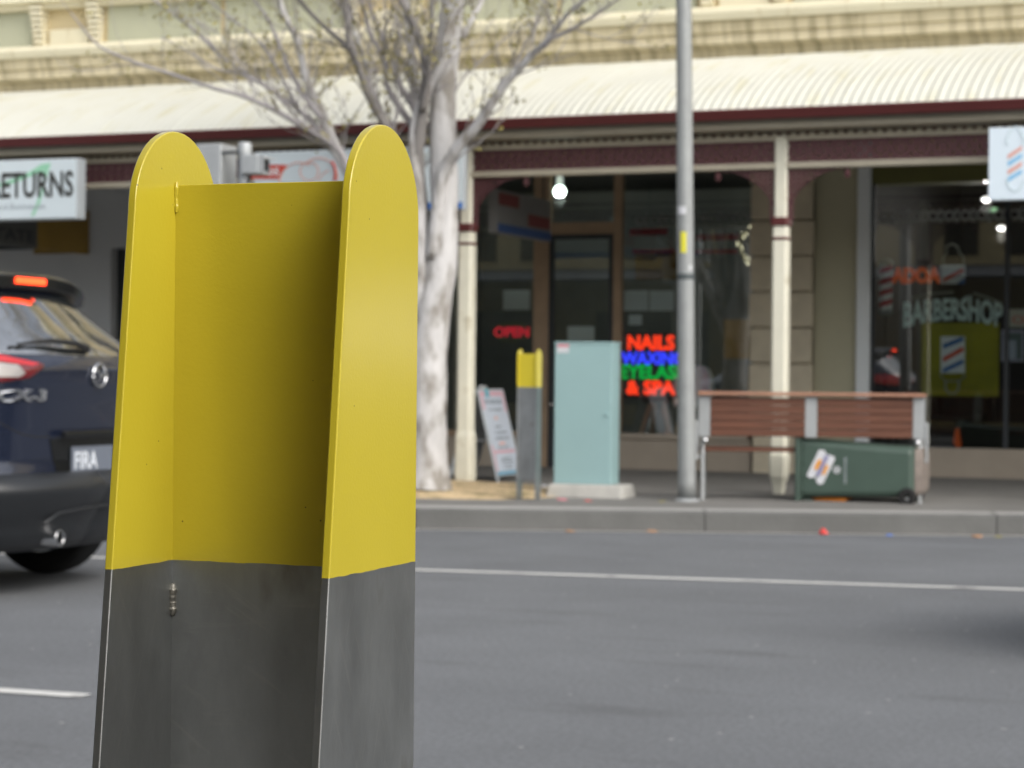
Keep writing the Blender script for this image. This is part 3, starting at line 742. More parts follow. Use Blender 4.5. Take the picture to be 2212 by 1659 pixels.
# ================================================================ SIGNS
def facemap(x0, N, z0): return lambda u, v, w: (x0+u, N-w, z0+v)
def wpoly(pts, N, th):
    """outline given as photo positions measured on the plane Y=N, thickness th towards the street"""
    q = [W(x, y, N) for x, y in pts]
    mb = MB(); mb.prism(q, lambda u, v, k: (u, N-th*k, v)); return mb
def rectw(x0, y0, x1, y1, N):
    a = W(x0, (y0+y1)/2, N)[0]; b = W(x1, (y0+y1)/2, N)[0]; xm = (x0+x1)/2
    return a, b, zat(xm, y1, N), zat(xm, y0, N)
def hang(parent, a, b, N, z, ztop_):
    mb = MB()
    for x in (a, b): mb.tube([(x, N, z), (x, N, ztop_)], .008, 6)
    part('bracket', mb, M['darkgrey'], parent)

# sign 1
NS = 16.30
a, b, z0, z1 = rectw(-60, 344.5, 166, 475, NS)
s1 = thing('shop_sign', 'white box sign with black lettering RETURNS and green tick hanging at the left', 'sign', (a, NS, z0))
mb = MB(); mb.box(a-.8, b, NS+.004, NS+.15, z0, z1); part('case', mb, M['signside'], s1, bevel=.012)
mb = MB(); mb.box(a-.785, b-.012, NS, NS+.0035, z0+.012, z1-.012); part('face', mb, M['signwhite'], s1)
sw = [(690, 320), (560, 335), (400, 440), (150, 545), (-60, 620), (-60, 650), (200, 590), (340, 530), (540, 450), (600, 440), (560, 700), (490, 870), (420, 1035), (460, 1035), (540, 860), (600, 640), (650, 440)]
part('tick_mark', wpoly([((x/5.53)*.8848, (340+y/5.53)*.8848) for x, y in sw], NS-.001, .002), M['leafgreen'], s1)
ta, tb, tz0, tz1 = rectw(-21, 371, 159, 427, NS)
part('lettering', text_mb('RETURNS', facemap(ta, NS-.004, tz0), fit=(tb-ta, tz1-tz0), bold=.02), M['lettering'], s1)
ta, tb, tz0, tz1 = rectw(-80, 440, 98, 452, NS)
part('lettering', text_mb('Individual and Businesses', facemap(ta, NS-.003, tz0), fit=(tb-ta, tz1-tz0)), M['signgrey'], s1)
# sign 2
NS2 = 16.36
a, b, z0, z1 = rectw(548, 321, 1000, 457, NS2)
s2 = thing('shop_sign', 'wide white sign with red band and looping red line drawing, blue strip along its foot', 'sign', (a, NS2, z0))
mb = MB(); mb.box(a, b, NS2+.004, NS2+.10, z0, z1); part('case', mb, M['signside'], s2, bevel=.01)
zb_ = zat(985, 436, NS2)
mb = MB(); mb.box(a+.006, b-.006, NS2, NS2+.0035, zb_, z1-.006); part('face', mb, M['signwhite'], s2)
mb = MB(); mb.box(a+.006, b-.006, NS2-.0005, NS2+.0035, z0+.006, zb_-.001); part('blue_strip', mb, M['signblue'], s2)
cv = lambda x, y: ((460+x/5.53)*.8848, (330+y/5.53)*.8848)
part('red_band', wpoly([cv(700, 400), cv(1330, 400), cv(1225, 590), cv(700, 590)], NS2-.001, .002), M['signred'], s2)
t0 = cv(1000, 548); t1 = cv(1228, 445)
ta, tb, tz0, tz1 = rectw(t0[0], t1[1], t1[0], t0[1], NS2)
part('lettering', text_mb('IOS', facemap(ta, NS2-.004, tz0), fit=(tb-ta, tz1-tz0), bold=.03), M['white'], s2)
def arcline(cx, cy, r, a0, a1, w, sy=1.0):
    pts = []
    for k in range(25):
        a_ = R(a0+(a1-a0)*k/24); x, y = cv(cx+r*math.cos(a_), cy-r*sy*math.sin(a_)); q = W(x, y, NS2-.002); pts.append((q[0], NS2-.0015, q[1]))
    m_ = MB(); m_.tube(pts, w, 5); return m_
part('line_drawing', arcline(1630, 490, 125, 0, 360, .005), M['signpink'], s2)
part('line_drawing', arcline(1500, 640, 270, 60, 185, .006), M['signpink'], s2)
part('line_drawing', arcline(1760, 560, 250, -10, 130, .006), M['signpink'], s2)
part('line_drawing', arcline(1980, 700, 240, 110, 160, .005), M['signpink'], s2)
part('line_drawing', arcline(1700, 520, 285, -20, 35, .013), M['signred'], s2)
a, b, z0, z1 = rectw(548, 321, 1000, 457, NS2)
mb = MB(); mb.box(a+.006, b-.006, NS2+.1005, NS2+.104, zb_, z1-.006); part('back_face', mb, M['signwhite'], s2)
mb = MB(); mb.box(a+.006, b-.006, NS2+.1005, NS2+.1045, z0+.006, zb_-.001); part('blue_strip', mb, M['signblue'], s2)
mb = MB(); mb.box(b-.95, b-.45, NS2+.1042, NS2+.106, z1-.26, z1-.09); part('red_band', mb, M['signred'], s2)
mb = MB(); mb.box(b-.36, b-.10, NS2+.1042, NS2+.106, zb_+.02, zb_+.18); part('red_band', mb, M['signred'], s2)
# sign 3 (barber)
a, b, z0, z1 = rectw(2135, 271, 2400, 430, NS2)
b = a+1.15
s3 = thing('shop_sign', 'pale blue white box sign with a striped barber pole drawing at the right', 'sign', (a, NS2, z0))
mb = MB(); mb.box(a, b, NS2+.004, NS2+.13, z0, z1); part('case', mb, M['signside'], s3, bevel=.01)
mb = MB(); mb.box(a+.004, b-.004, NS2, NS2+.0035, z0+.004, z1-.004); part('face', mb, M['signglow'], s3)
c4 = lambda x, y: ((1860+x/3.456)*.8848, y/3.456*.8848)
for k, (y0, y1, m_) in enumerate(((1310, 1240, 'signpink'), (1370, 1305, 'stripeblue'), (1440, 1375, 'signpink'), (1500, 1440, 'stripeblue'))):
    if k == 0: M['stripeblue'] = mat('stripe_blue', (.22, .50, .75), .5)
    part('stripe', wpoly([c4(2072, y0), c4(2195, y1-12), c4(2195, y1+22), c4(2078, y0+34)], NS2-.001, .002), M[m_], s3)
def outl(pts, w, mt_, par, N, cf):
    q = [W(*cf(*p), N) for p in pts]; m_ = MB(); m_.tube([(x, N-.001, z) for x, z in q], w, 5); part('outline', m_, M[mt_], par)
outl([(2075, 1225), (2060, 1180), (2095, 1110), (2140, 1060), (2185, 1110), (2212, 1190), (2200, 1225)], .006, 'paleline', s3, NS2, c4) if 'paleline' in M else None
M['paleline'] = mat('pale_line', (.55, .65, .68), .5)
outl([(2075, 1225), (2060, 1180), (2095, 1110), (2140, 1060), (2185, 1110), (2212, 1190), (2200, 1225)], .006, 'paleline', s3, NS2, c4)
outl([(2080, 1500), (2062, 1530), (2095, 1590), (2120, 1610), (2160, 1610), (2185, 1580), (2212, 1520)], .006, 'paleline', s3, NS2, c4)
for s_ in (s1, s2, s3): pass
# sign suspended under the verandah, edge on to the street
NH = 18.7
hx = WX(190, NH)
def atx(px):          # N where the vertical plane X=hx is crossed
    d = ray(px, 800); return d[1]*hx/d[0]
hN0, hN1, hN2 = atx(-70), atx(78), NH
zt_, zbm = zat(135, 470, 18.2)+.1, zat(190, 549, NH)
s4 = thing('hanging_sign', 'dark grey sign with olive brown end panel slung under the verandah at the left', 'sign', (hx, NH, zbm))
mb = MB(); mb.box(hx-.08, hx-.001, hN0, hN1, zbm, zt_); part('panel', mb, M['darkpanel'] if 'darkpanel' in M else mat('slate_panel', (.085, .09, .09), .6), s4)
mb = MB(); mb.box(hx-.08, hx, hN1+.002, hN2, zbm, zt_); part('end_panel', mb, M['amber'], s4)
ta, tb = atx(-50), atx(72)
part('lettering', text_mb('ESTATE', lambda u, v, w: (hx+w, ta+u, zat(40, 522, atx(40))+v), fit=(tb-ta, .12), bold=.02), M['darkgrey'], s4)

M['shade_white'] = mat('shaded_sign_white', (.20, .20, .20), .6, var=.1); M['shade_red'] = mat('shaded_sign_red', (.20, .05, .05), .6, var=.15, vscale=6); M['shade_blue'] = mat('shaded_sign_blue', (.04, .09, .24), .6)  # sign colours darkened to paint in the shade under the verandah
NH2 = 18.9
hx2 = WX(1188, NH2)
def atx2(px):
    d = ray(px, 800); return d[1]*hx2/d[0]
q0, q1 = atx2(1072), NH2
zb1_, zt1_ = zat(1188, 523, NH2), zat(1188, 434, NH2)
s5 = thing('hanging_sign', 'white sign with red blocks and blue foot slung under the verandah before the salon window', 'sign', (hx2, NH2, zb1_))
mb = MB(); mb.box(hx2-.09, hx2-.001, q0, q1, zb1_, zt1_); part('panel', mb, M['shade_white'], s5, bevel=.006)
mb = MB(); mb.box(hx2-.0005, hx2+.001, q0+.01, q1-.01, zb1_+.01, zb1_+.085); part('blue_strip', mb, M['shade_blue'], s5)
L5 = q1-q0
mb = MB(); mb.box(hx2-.0005, hx2+.001, q0+.02, q0+L5*.38, zt1_-.14, zt1_-.03); part('red_block', mb, M['shade_red'], s5)
mb = MB(); mb.box(hx2-.0005, hx2+.001, q0+L5*.55, q0+L5*.97, zb1_+.11, zb1_+.22); part('red_block', mb, M['shade_red'], s5)
for yy in (q0+.1, q1-.1):
    mb = MB(); mb.tube([(hx2-.045, yy, zt1_), (hx2-.045, yy, zt1_+.45)], .008, 6); part('hanger', mb, M['darkgrey'], s5)

# ================================================================ POLE WITH SIGNAL BOXES (behind the near bollard's panel)
pb = G(522, 1082, .15)
pn = pb[1]
sp_ = thing('signal_pole', 'grey steel pole with a control box and a hooded signal lantern', 'signal pole', (pb[0], pn, .148))
mb = MB(); mb.lathe([(.0001, .148), (.045, .148), (.045, zat(522, 330, pn))], lambda p, q, h: (pb[0]+p, pn+q, h), 16); part('shaft', mb, M['steel'], sp_, smooth=True)
zc_, zt2 = zat(522, 334, pn), zat(522, 307, pn)
mb = MB(); mb.lathe([(.048, zc_), (.052, zc_+.01), (.052, zt2-.02), (.042, zt2-.004), (.0001, zt2)], lambda p, q, h: (pb[0]+p, pn+q, h), 16); part('cap', mb, M['steel'], sp_, smooth=True)
a, b, z0, z1 = rectw(437, 311, 481, 430, pn)
mb = MB(); mb.box(a-.05, b, pn-.03, pn+.22, z0-.1, z1); cbx = part('control_box', mb, M['steel'], sp_, bevel=.012)
for q_ in (z1-.08, z0):
    mb = MB(); mb.box(b+.001, pb[0]-.04, pn-.02, pn+.01, q_, q_+.02); part('bracket', mb, M['darkgrey'], sp_)
a, b, z0, z1 = rectw(532, 336, 557, 378, pn)
mb = MB(); mb.box(a, b+.05, pn-.09, pn+.10, z0, z1); ln = part('lantern', mb, M['steel'], sp_, bevel=.012)
mb = MB(); mb.box(b+.0502, b+.058, pn-.06, pn+.07, z0+.03, z1-.03); part('lens', mb, M['darkgrey'], ln)
mb = MB(); mb.prism([(0, 0), (.05, -.02), (.05, -.01), (0, .01)], lambda u, v, k: (b+.052+u, pn-.08+.17*k, z1-.015+v)); mb.box(b+.052, b+.09, pn-.085, pn-.075, z0+.01, z1-.01); part('hood', mb, M['steel'], ln)
mb = MB(); mb.tube([(pb[0]+.045, pn, z0+.05), (a, pn, z0+.05)], .015, 8); mb.tube([(pb[0]+.01, pn-.05, z0-.15), (pb[0]+.06, pn-.06, z0-.08), (a+.04, pn, z0+.01)], .008, 6); part('cable', mb, M['darkgrey'], sp_)

# ================================================================ STREET LIGHT POLE
lb = G(1484, 1084, .15)
lz = .148
lt = thing('street_light_pole', 'tall plain grey street pole beside the bench with a yellow strip', 'street pole', (lb[0], lb[1], lz))
lean = -.0158
def lp(z): return (lb[0]+math.cos(YAW)*lean*(z-lz), lb[1]+math.sin(YAW)*lean*(z-lz))
mb = MB(); lv = [lz, .3, 1.0, 2.0, 3.0, 4.0, 6.0, 8.2]; 
mb.tube([(*lp(z), z) for z in lv], [.068-.0022*(z-lz) for z in lv], 24); part('shaft', mb, M['polegrey'], lt, smooth=True)
mb = MB(); t_ = lp(8.2); mb.tube([(t_[0], t_[1], 8.15), (t_[0]-.1, t_[1]-.4, 8.5), (t_[0]-.3, t_[1]-1.2, 8.65)], .03, 8); arm = part('arm', mb, M['polegrey'], lt, smooth=True)
mb = MB(); mb.box(t_[0]-.42, t_[0]-.2, t_[1]-1.9, t_[1]-1.2, 8.58, 8.72); part('luminaire', mb, M['steel'], lt, bevel=.04)
def wrap(x0, x1, y0, y1, mname, name):
    """a strip stuck round the front of the pole"""
    mb = MB(); Np = lb[1]-.06
    za, zb2 = zat((x0+x1)/2, y1, Np), zat((x0+x1)/2, y0, Np)
    cx, cy = lp((za+zb2)/2); r = .068-.0022*(za-lz)+.0012
    pxm = FOC/((cx*math.sin(-YAW)*-1*-1)+0) if False else None
    # angle from photo offset: centre of pole in the picture at this height
    mid = 1484-(1084-(y0+y1)/2)*.0093*-1*-1
    Zc = -cx*math.sin(YAW)*1+cy*math.cos(YAW)
    c_px = CX+FOC*(cx*math.cos(YAW)+cy*math.sin(YAW))/Zc-ROLL*((y0+y1)/2-HZ)
    def ang(px): return math.asin(max(-.98, min(.98, (px-c_px)/FOC*Zc/r)))
    a0, a1 = ang(x0), ang(x1); n_ = 8; vs = []
    for z in (za, zb2):
        c_ = lp(z)
        for k in range(n_+1):
            a = a0+(a1-a0)*k/n_
            dx, dy = math.sin(a), -math.cos(a)       # camera frame
            for rr in (r, r+.0015): vs.append((c_[0]+(dx*math.cos(YAW)-dy*math.sin(YAW))*rr, c_[1]+(dx*math.sin(YAW)+dy*math.cos(YAW))*rr, z))
    m = 2*(n_+1)
    fs = [(2*k+1, 2*k+3, m+2*k+3, m+2*k+1) for k in range(n_)]+[(2*k, m+2*k, m+2*k+2, 2*k+2) for k in range(n_)]+[(2*k, 2*k+2, 2*k+3, 2*k+1) for k in range(n_)]+[(m+2*k, m+2*k+1, m+2*k+3, m+2*k+2) for k in range(n_)]+[(0, 1, m+1, m), (2*n_, m+2*n_, m+2*n_+1, 2*n_+1)]
    mb.add(vs, fs); part(name, mb, M[mname], lt)
wrap(1469, 1481, 501, 546, 'yellow', 'reflective_strip')
wrap(1464, 1480, 446, 463, 'stickerw', 'sticker')
wrap(1487, 1492, 573, 583, 'stickerw', 'sticker')
M['strapdark'] = mat('dark_strap', (.07, .085, .09), .6)
mb = MB(); zz1 = zat(1480, 598, lb[1]); c_ = lp(zz1); mb.lathe([(.0655, zz1-.022), (.0685, zz1-.02), (.0685, zz1+.02), (.0655, zz1+.022)], lambda p, q, h: (c_[0]+p, c_[1]+q, h), 24); part('strap', mb, M['strapdark'], lt, smooth=True)
mb = MB(); mb.lathe([(.095, lz), (.095, lz+.015), (.07, lz+.03)], lambda p, q, h: (lb[0]+p, lb[1]+q, h), 24); part('base_plate', mb, M['steel'], lt)

# ================================================================ UTILITY CABINET
cbp = G(1262, 1077, .15); Nf = cbp[1]+.06
ca, cb_ = WX(1198, Nf), WX(1321, Nf); zct = zat(1260, 738.5, Nf); zpb = zat(1260, 1046, Nf)
cab = thing('utility_cabinet', 'pale teal steel utility cabinet on a concrete plinth', 'utility cabinet', ((ca+cb_)/2, Nf+.1, .15))
mb = MB(); mb.box(ca, cb_, Nf, Nf+.205, zpb, zct-.02); cbody = part('body', mb, M['cabinet'], cab, bevel=.006)
mb = MB(); mb.box(ca-.004, cb_+.004, Nf-.004, Nf+.209, zct-.0195, zct); part('lid', mb, M['cabinet'], cab, bevel=.005)
pa, pc = WX(1183, Nf-.06), WX(1345, Nf-.06)
mb = MB(); mb.add([(pa-.01, Nf-.07, .14), (pc+.01, Nf-.07, .14), (pc+.01, Nf+.28, .14), (pa-.01, Nf+.28, .14), (pa+.01, Nf-.055, zpb-.001), (pc-.01, Nf-.055, zpb-.001), (pc-.01, Nf+.26, zpb-.001), (pa+.01, Nf+.26, zpb-.001)], [(0, 1, 5, 4), (1, 2, 6, 5), (2, 3, 7, 6), (3, 0, 4, 7), (4, 5, 6, 7), (3, 2, 1, 0)])
part('plinth', mb, M['concrete'], cab, bevel=.016)
a, b, z0, z1 = rectw(1204, 742, 1229, 762, Nf)
mb = MB(); mb.box(a, b, Nf-.0025, Nf-.0005, z0, z0+(z1-z0)*.62); part('label', mb, M['stickerw'], cbody)
mb = MB(); mb.box(a, b, Nf-.0025, Nf-.0005, z0+(z1-z0)*.63, z1); part('label', mb, M['pink'], cbody)
mb = MB(); mb.lathe([(.0001, -.012), (.012, -.012), (.014, 0)], lambda p, q, h: (cb_-.04+p, Nf+h, zpb+.55+q), 12); part('lock', mb, M['cabinet'], cbody)

# ================================================================ BENCH (back to the road)
bb = G(1750, 1086, .15); brz = .26
ben = thing('park_bench', 'timber slat bench with galvanised frames, its back to the road', 'bench', (bb[0], bb[1], .148), brz)
L2 = .852
for x in (-L2+.04, 0, L2-.04):
    mb = MB(); w = .045
    mb.add([(x-w, -.012, .50), (x+w, -.012, .50), (x+w, .03, .50), (x-w, .03, .50), (x-w, -.045, .815), (x+w, -.045, .815), (x+w, -.005, .815), (x-w, -.005, .815)], [(0, 1, 5, 4), (1, 2, 6, 5), (2, 3, 7, 6), (3, 0, 4, 7), (4, 5, 6, 7), (3, 2, 1, 0)])
    part('back_frame', mb, M['steel'], ben, world=False, bevel=.004)
for a, b in ((-L2+.087, -.047), (.047, L2-.087)):
    for k in range(5):
        z = .505+k*.0600; y = -.010-.033*(z-.5)/.315
        mb = MB(); mb.box(a, b, y-.006, y+.022, z, z+.0575); part('back_slat', mb, M['slat'], ben, world=False, bevel=.005)
mb = MB(); mb.box(-L2-.01, L2+.01, -.085, .03, .817, .845); part('top_rail', mb, M['slat_top'], ben, world=False, bevel=.007)
for k in range(4):
    mb = MB(); mb.box(-L2, L2, .04+k*.098, .128+k*.098, .385, .415); part('seat_slat', mb, M['slat'], ben, world=False, bevel=.005)
for x in (-L2+.03, L2-.03):
    mb = MB()
    mb.tube([(x, .01, .50), (x-.0, .0, .40), (x, -.02, 0)], .014, 8); mb.tube([(x, .40, .38), (x, .43, 0)], .014, 8)
    mb.box(x-.012, x+.012, .0, .43, .365, .384); part('leg_frame', mb, M['steel'], ben, world=False)
    mb = MB(); mb.box(x-.035, x+.035, -.03, .02, -.001, .012); mb.box(x-.035, x+.035, .40, .46, -.001, .012); part('foot', mb, M['steel'], ben, world=False)
    s_ = 1 if x > 0 else -1
    mb = MB(); xx = x+s_*.05; mb.tube([(xx, .0, .32), (xx, -.01, .62)], .012, 8); mb.tube([(xx, -.01, .61), (xx, .35, .61), (xx, .42, .56), (xx, .42, .38)], .014, 8); mb.tube([(xx, .0, .33), (x, .01, .36)], .01, 6); part('armrest', mb, M['steel'], ben, world=False, smooth=True)
    mb = MB(); mb.lathe([(.0001, -.02), (.02, -.016), (.026, 0), (.02, .016), (.0001, .02)], lambda p, q, h: (x-s_*.02+p, -.035+h, .47+q), 12); part('end_cap', mb, M['chrome'], ben, world=False, smooth=True)

# ================================================================ TIPPED WHEELIE BIN
bn = G(1842, 1088, .15)
bin_ = thing('wheelie_bin', 'dark green wheelie bin tipped on its side in front of the bench', 'bin', (bn[0]+.03, bn[1]+.24, .150), .06)
LB = .485
def binring(x, hy, z0, z1, r):
    out = []
    cs = [(-hy+r, z0+r, 180, 270), (hy-r, z0+r, 270, 360), (hy-r, z1-r, 0, 90), (-hy+r, z1-r, 90, 180)]
    for cy_, cz_, a0, a1 in cs:
        for k in range(5):
            a = R(a0+(a1-a0)*k/4); out.append((x, cy_+r*math.cos(a), cz_+r*math.sin(a)))
    return out
lv = [(-LB+.04, .255, .035, .492, .05), (-LB+.06, .25, .037, .488, .05), (-.1, .235, .045, .462, .055), (LB-.12, .21, .052, .438, .06), (LB-.07, .205, .055, .434, .06)]
mb = MB(); vs = sum([binring(*q) for q in lv], []); n_ = len(lv)
mb.add(vs, [(r*20+k, r*20+(k+1) % 20, (r+1)*20+(k+1) % 20, (r+1)*20+k) for r in range(n_-1) for k in range(20)]+[tuple(range(19, -1, -1)), tuple((n_-1)*20+k for k in range(20))])
body = part('body', mb, M['bingreen'], bin_, world=False, smooth=True)
lv = [(LB-.069, .203, .058, .43, .06), (LB-.03, .19, .075, .42, .06), (LB-.005, .165, .10, .395, .05)]
mb = MB(); vs = sum([binring(*q) for q in lv], [])+sum([binring(LB-.03, .135, .13, .365, .05)], [])
mb.add(vs, [(r*20+k, r*20+(k+1) % 20, (r+1)*20+(k+1) % 20, (r+1)*20+k) for r in range(3) for k in range(20)]+[tuple(60+k for k in range(20))])
part('base', mb, M['bindirt'], bin_, world=False, smooth=True)
mb = MB(); mb.box(-LB-.002, -LB+.036, -.285, .285, .0, .518); part('lid', mb, M['bingreen'], bin_, world=False, bevel=.016)
mb = MB()
for k, z in enumerate((.09, .2, .31, .42)): mb.box(-LB+.037, -LB+.075, -.272, -.247, z, z+.012)
mb.box(-LB+.037, -LB+.052, -.275, .275, .03, .5); part('rim', mb, M['bingreen'], bin_, world=False, bevel=.004)
mb = MB(); mb.tube([(-LB+.05, -.2, .02), (-LB+.12, -.2, .012), (-LB+.12, .2, .012), (-LB+.05, .2, .02)], .013, 8); part('handle', mb, M['bingreen'], bin_, world=False, smooth=True)
for s_ in (-1, 1):
    mb = MB(); mb.lathe([(.02, -.022), (.062, -.022), (.070, -.012), (.070, .012), (.062, .022), (.03, .025), (.03, -.025)], lambda p, q, h: (LB-.12+p, s_*.225+h, .060+q), 20)
    mb.v = [(x, y, max(z, -.0) if z < 0 else z) for x, y, z in mb.v]
    part('wheel', mb, M['rubber'], bin_, world=False)
mb = MB(); mb.tube([(LB-.12, -.24, .045), (LB-.12, .24, .045)], .011, 8); part('axle', mb, M['steel'], bin_, world=False)
def bx(cx): return -LB+(cx-460)/(1500-460)*2*LB
def bz(cy): return .03+(975-cy)/(975-505)*.46
def yf(x): return -.2555+.0475*(x+LB-.04)/(2*LB-.11)
def stk(poly, m_, name, lift):
    mb = MB(); mb.prism([(bx(p[0]), bz(p[1])) for p in poly], lambda u, v, k: (u, yf(u)-lift-.0015*k, v)); part(name, mb, M[m_], body, world=False)
stk([(655, 590), (700, 595), (720, 640), (620, 810), (575, 812), (556, 790)], 'stickerw', 'sticker', .0012)
stk([(720, 625), (780, 640), (785, 665), (690, 855), (655, 862), (630, 830)], 'stickerw', 'sticker', .0032)
stk([(640, 680), (668, 660), (680, 690), (640, 750), (615, 742)], 'stickero', 'sticker', .0055)
stk([(705, 632), (738, 638), (660, 800), (632, 790)], 'stickerp', 'sticker', .0075)
stk([(715, 700), (735, 720), (700, 790), (680, 780)], 'stickero', 'sticker', .0095)
mb = MB(); cxx, czz = bx(800), bz(745)
mb.ring(cxx, czz, .028, .008, yf(cxx)-.003, yf(cxx)-.0012, 14); mb.ring(cxx, czz, .014, .010, yf(cxx)-.003, yf(cxx)-.0012, 6); part('emblem', mb, M['stickerw'], body, world=False)
x_ = bx(868)
M['faintgrey'] = mat('faded_print', (.30, .34, .35), .6)
mb = MB()
rr_ = random.Random(3); z = bz(850)
while z < bz(645):
    h = rr_.uniform(.007, .013); mb.box(x_-.012+rr_.uniform(0, .006), x_+.012-rr_.uniform(0, .006), yf(x_)-.0025, yf(x_)-.0008, z, z+h); z += h+.005
part('print', mb, M['faintgrey'], body, world=False)
og = G(1795, 1085, .15)
mb = MB(); mb.prism([(-.145, 0), (.10, 0), (.145, .035), (-.06, .047), (-.145, .03)], lambda u, v, k: (og[0]+u+.0, og[1]-.04+.18*k, .150+v))
tag(part('plastic_tub', mb, M['orange'], None, bevel=.008, loc=(og[0], og[1], .15)), 'flat orange plastic piece lying under the tipped bin', 'plastic tub')

# ================================================================ A-FRAME SIGN
NA = 17.15
ax0 = WX(1026, NA); zgr = gz(NA); ztopA = zat(1030, 841, NA); Hh = ztopA-zgr
af = thing('sandwich_board', 'leaning pink edged sandwich board with menu lines behind the left verandah post', 'sandwich board', (ax0, NA+.25, zgr))
wN = .60
def apt(u, v, side, off=0.0):
    # u along N 0..wN, v from top 0 to foot 1
    sp = .205 if side > 0 else -.235
    nx = Hh/math.hypot(Hh, sp); 
    return (ax0+side*.012+sp*v+side*off*nx, NA+u, ztopA-Hh*v+off*.2)
for side, nm in ((1, 'front_panel'), (-1, 'rear_panel')):
    mb = MB()
    def board(u0, u1, v0, v1, o0, o1):
        vs = [apt(u, v, side, o) for o in (o0, o1) for v in (v0, v1) for u in (u0, u1)]
        mb.add(vs, [(0, 2, 3, 1), (4, 5, 7, 6), (0, 1, 5, 4), (2, 6, 7, 3), (0, 4, 6, 2), (1, 3, 7, 5)])
    board(.0, wN, 0.0, .93, 0, .012)
    p_ = part(nm, mb, M['signside'], af)
    mb = MB(); board(0, .035, .93, 1.0, 0, .012); board(wN-.035, wN, .93, 1.0, 0, .012); part('leg', mb, M['signside'], p_)
    if side > 0:
        mb = MB(); board(.03, wN-.03, .03, .92, .0122, .0135); part('poster', mb, mat('menu_paper', (.50, .56, .64), .5, var=.08, vscale=4), p_)
        mb = MB(); board(.03, .075, .03, .22, .0136, .0145); board(.03, wN-.03, .03, .075, .0137, .0146); board(wN-.07, wN-.03, .03, .25, .0138, .0147); board(.03, .06, .60, .9, .0136, .0145); board(.05, wN-.05, .66, .69, .0136, .0145); part('border', mb, mat('pink_border', (.62, .36, .42), .5), p_)
        mb = MB(); board(.03, wN-.03, .885, .92, .0138, .0147); part('blue_foot', mb, mat('blue_print', (.14, .34, .48), .5), p_)
        mb = MB(); board(.14, .24, .0, .09, .0150, .0158); part('clip', mb, M['teal'], p_)
        mb = MB(); rr_ = random.Random(11)
        for (v, h, u0, u1) in ((.115, .045, .10, .50), (.215, .02, .15, .45), (.40, .018, .22, .36), (.46, .022, .18, .46), (.52, .022, .16, .48), (.62, .022, .18, .42), (.745, .016, .2, .42), (.775, .016, .18, .45), (.81, .016, .2, .44), (.845, .014, .2, .4)):
            u = u0
            while u < u1:
                w_ = rr_.uniform(.006, .02); board(u, min(u1, u+w_), v, v+h, .0137, .0145); u += w_+rr_.choice((.004, .004, .016))
        part('print', mb, mat('menu_print', (.16, .20, .24), .5), p_)
        mb = MB(); board(.25, .31, .30, .33, .0137, .0145); board(.22, .36, .575, .60, .0137, .0145); part('print', mb, M['signpink'], p_)
mb = MB(); mb.tube([apt(.1, .55, 1, -.001), apt(.1, .55, -1, -.001)], .008, 6); mb.tube([apt(.5, .55, 1, -.001), apt(.5, .55, -1, -.001)], .008, 6); part('brace', mb, M['steel'], af)
mb = MB(); mb.box(ax0-.02, ax0+.02, NA+.12, NA+.24, ztopA-.005, ztopA+.035); part('hinge', mb, M['steel'], af, bevel=.006)

# ================================================================ LITTER
def scrap(px, py, z, s, m_, label, cat, h=.03):
    g = G(px, py, z); mb = MB(); rr_ = random.Random(px)
    vs = []; 
    for j, (rs, zz) in enumerate(((1.0, 0), (.8, .6), (.35, 1.0))):
        for k in range(7):
            a = 2*math.pi*k/7; q = s*rs*rr_.uniform(.7, 1.2); vs.append((g[0]+q*math.cos(a), g[1]+q*.6*math.sin(a), z+.003+h*zz*rr_.uniform(.6, 1)))
    fs = [(j*7+k, j*7+(k+1) % 7, (j+1)*7+(k+1) % 7, (j+1)*7+k) for j in range(2) for k in range(7)]+[tuple(14+k for k in range(7)), tuple(range(6, -1, -1))]
    mb.add(vs, fs)
    return tag(part('litter', mb, M[m_], None, loc=(g[0], g[1], z)), label, cat, 'litter along the kerb')
scrap(1778, 1154, .004, .036, 'litter_red', 'crumpled red wrapper in the gutter below the tipped bin', 'litter', .04)
scrap(1921, 1158, .004, .028, 'litter_blue', 'tiny blue scrap in the gutter', 'litter', .012)
scrap(2110, 1161, .004, .05, 'litter_tan', 'pale tan leaves in the gutter below the kerb joint on the right', 'litter', .02)
scrap(2156, 1161, .004, .03, 'leaf', 'small yellow leaf at the right end of the gutter', 'leaf', .01)
scrap(1230, 1149, .004, .04, 'litter_tan', 'dry leaf in the gutter below the teal cabinet', 'leaf', .012)
scrap(1408, 1149, .004, .045, 'litter_tan', 'dry leaf in the gutter left of the street pole', 'leaf', .012)
scrap(1176, 1062, .15, .045, 'stickerw', 'white paper scrap at the left corner of the cabinet plinth', 'litter', .06)
scrap(1212, 1081, .152, .05, 'pink', 'flat pink wrapper in front of the cabinet plinth', 'litter', .015)
scrap(1270, 1083, .152, .03, 'litter_red', 'small red scrap on the kerb in front of the cabinet', 'litter', .008)
scrap(1430, 1085, .152, .03, 'leaf', 'yellowish leaf on the kerb left of the pole foot', 'leaf', .01)

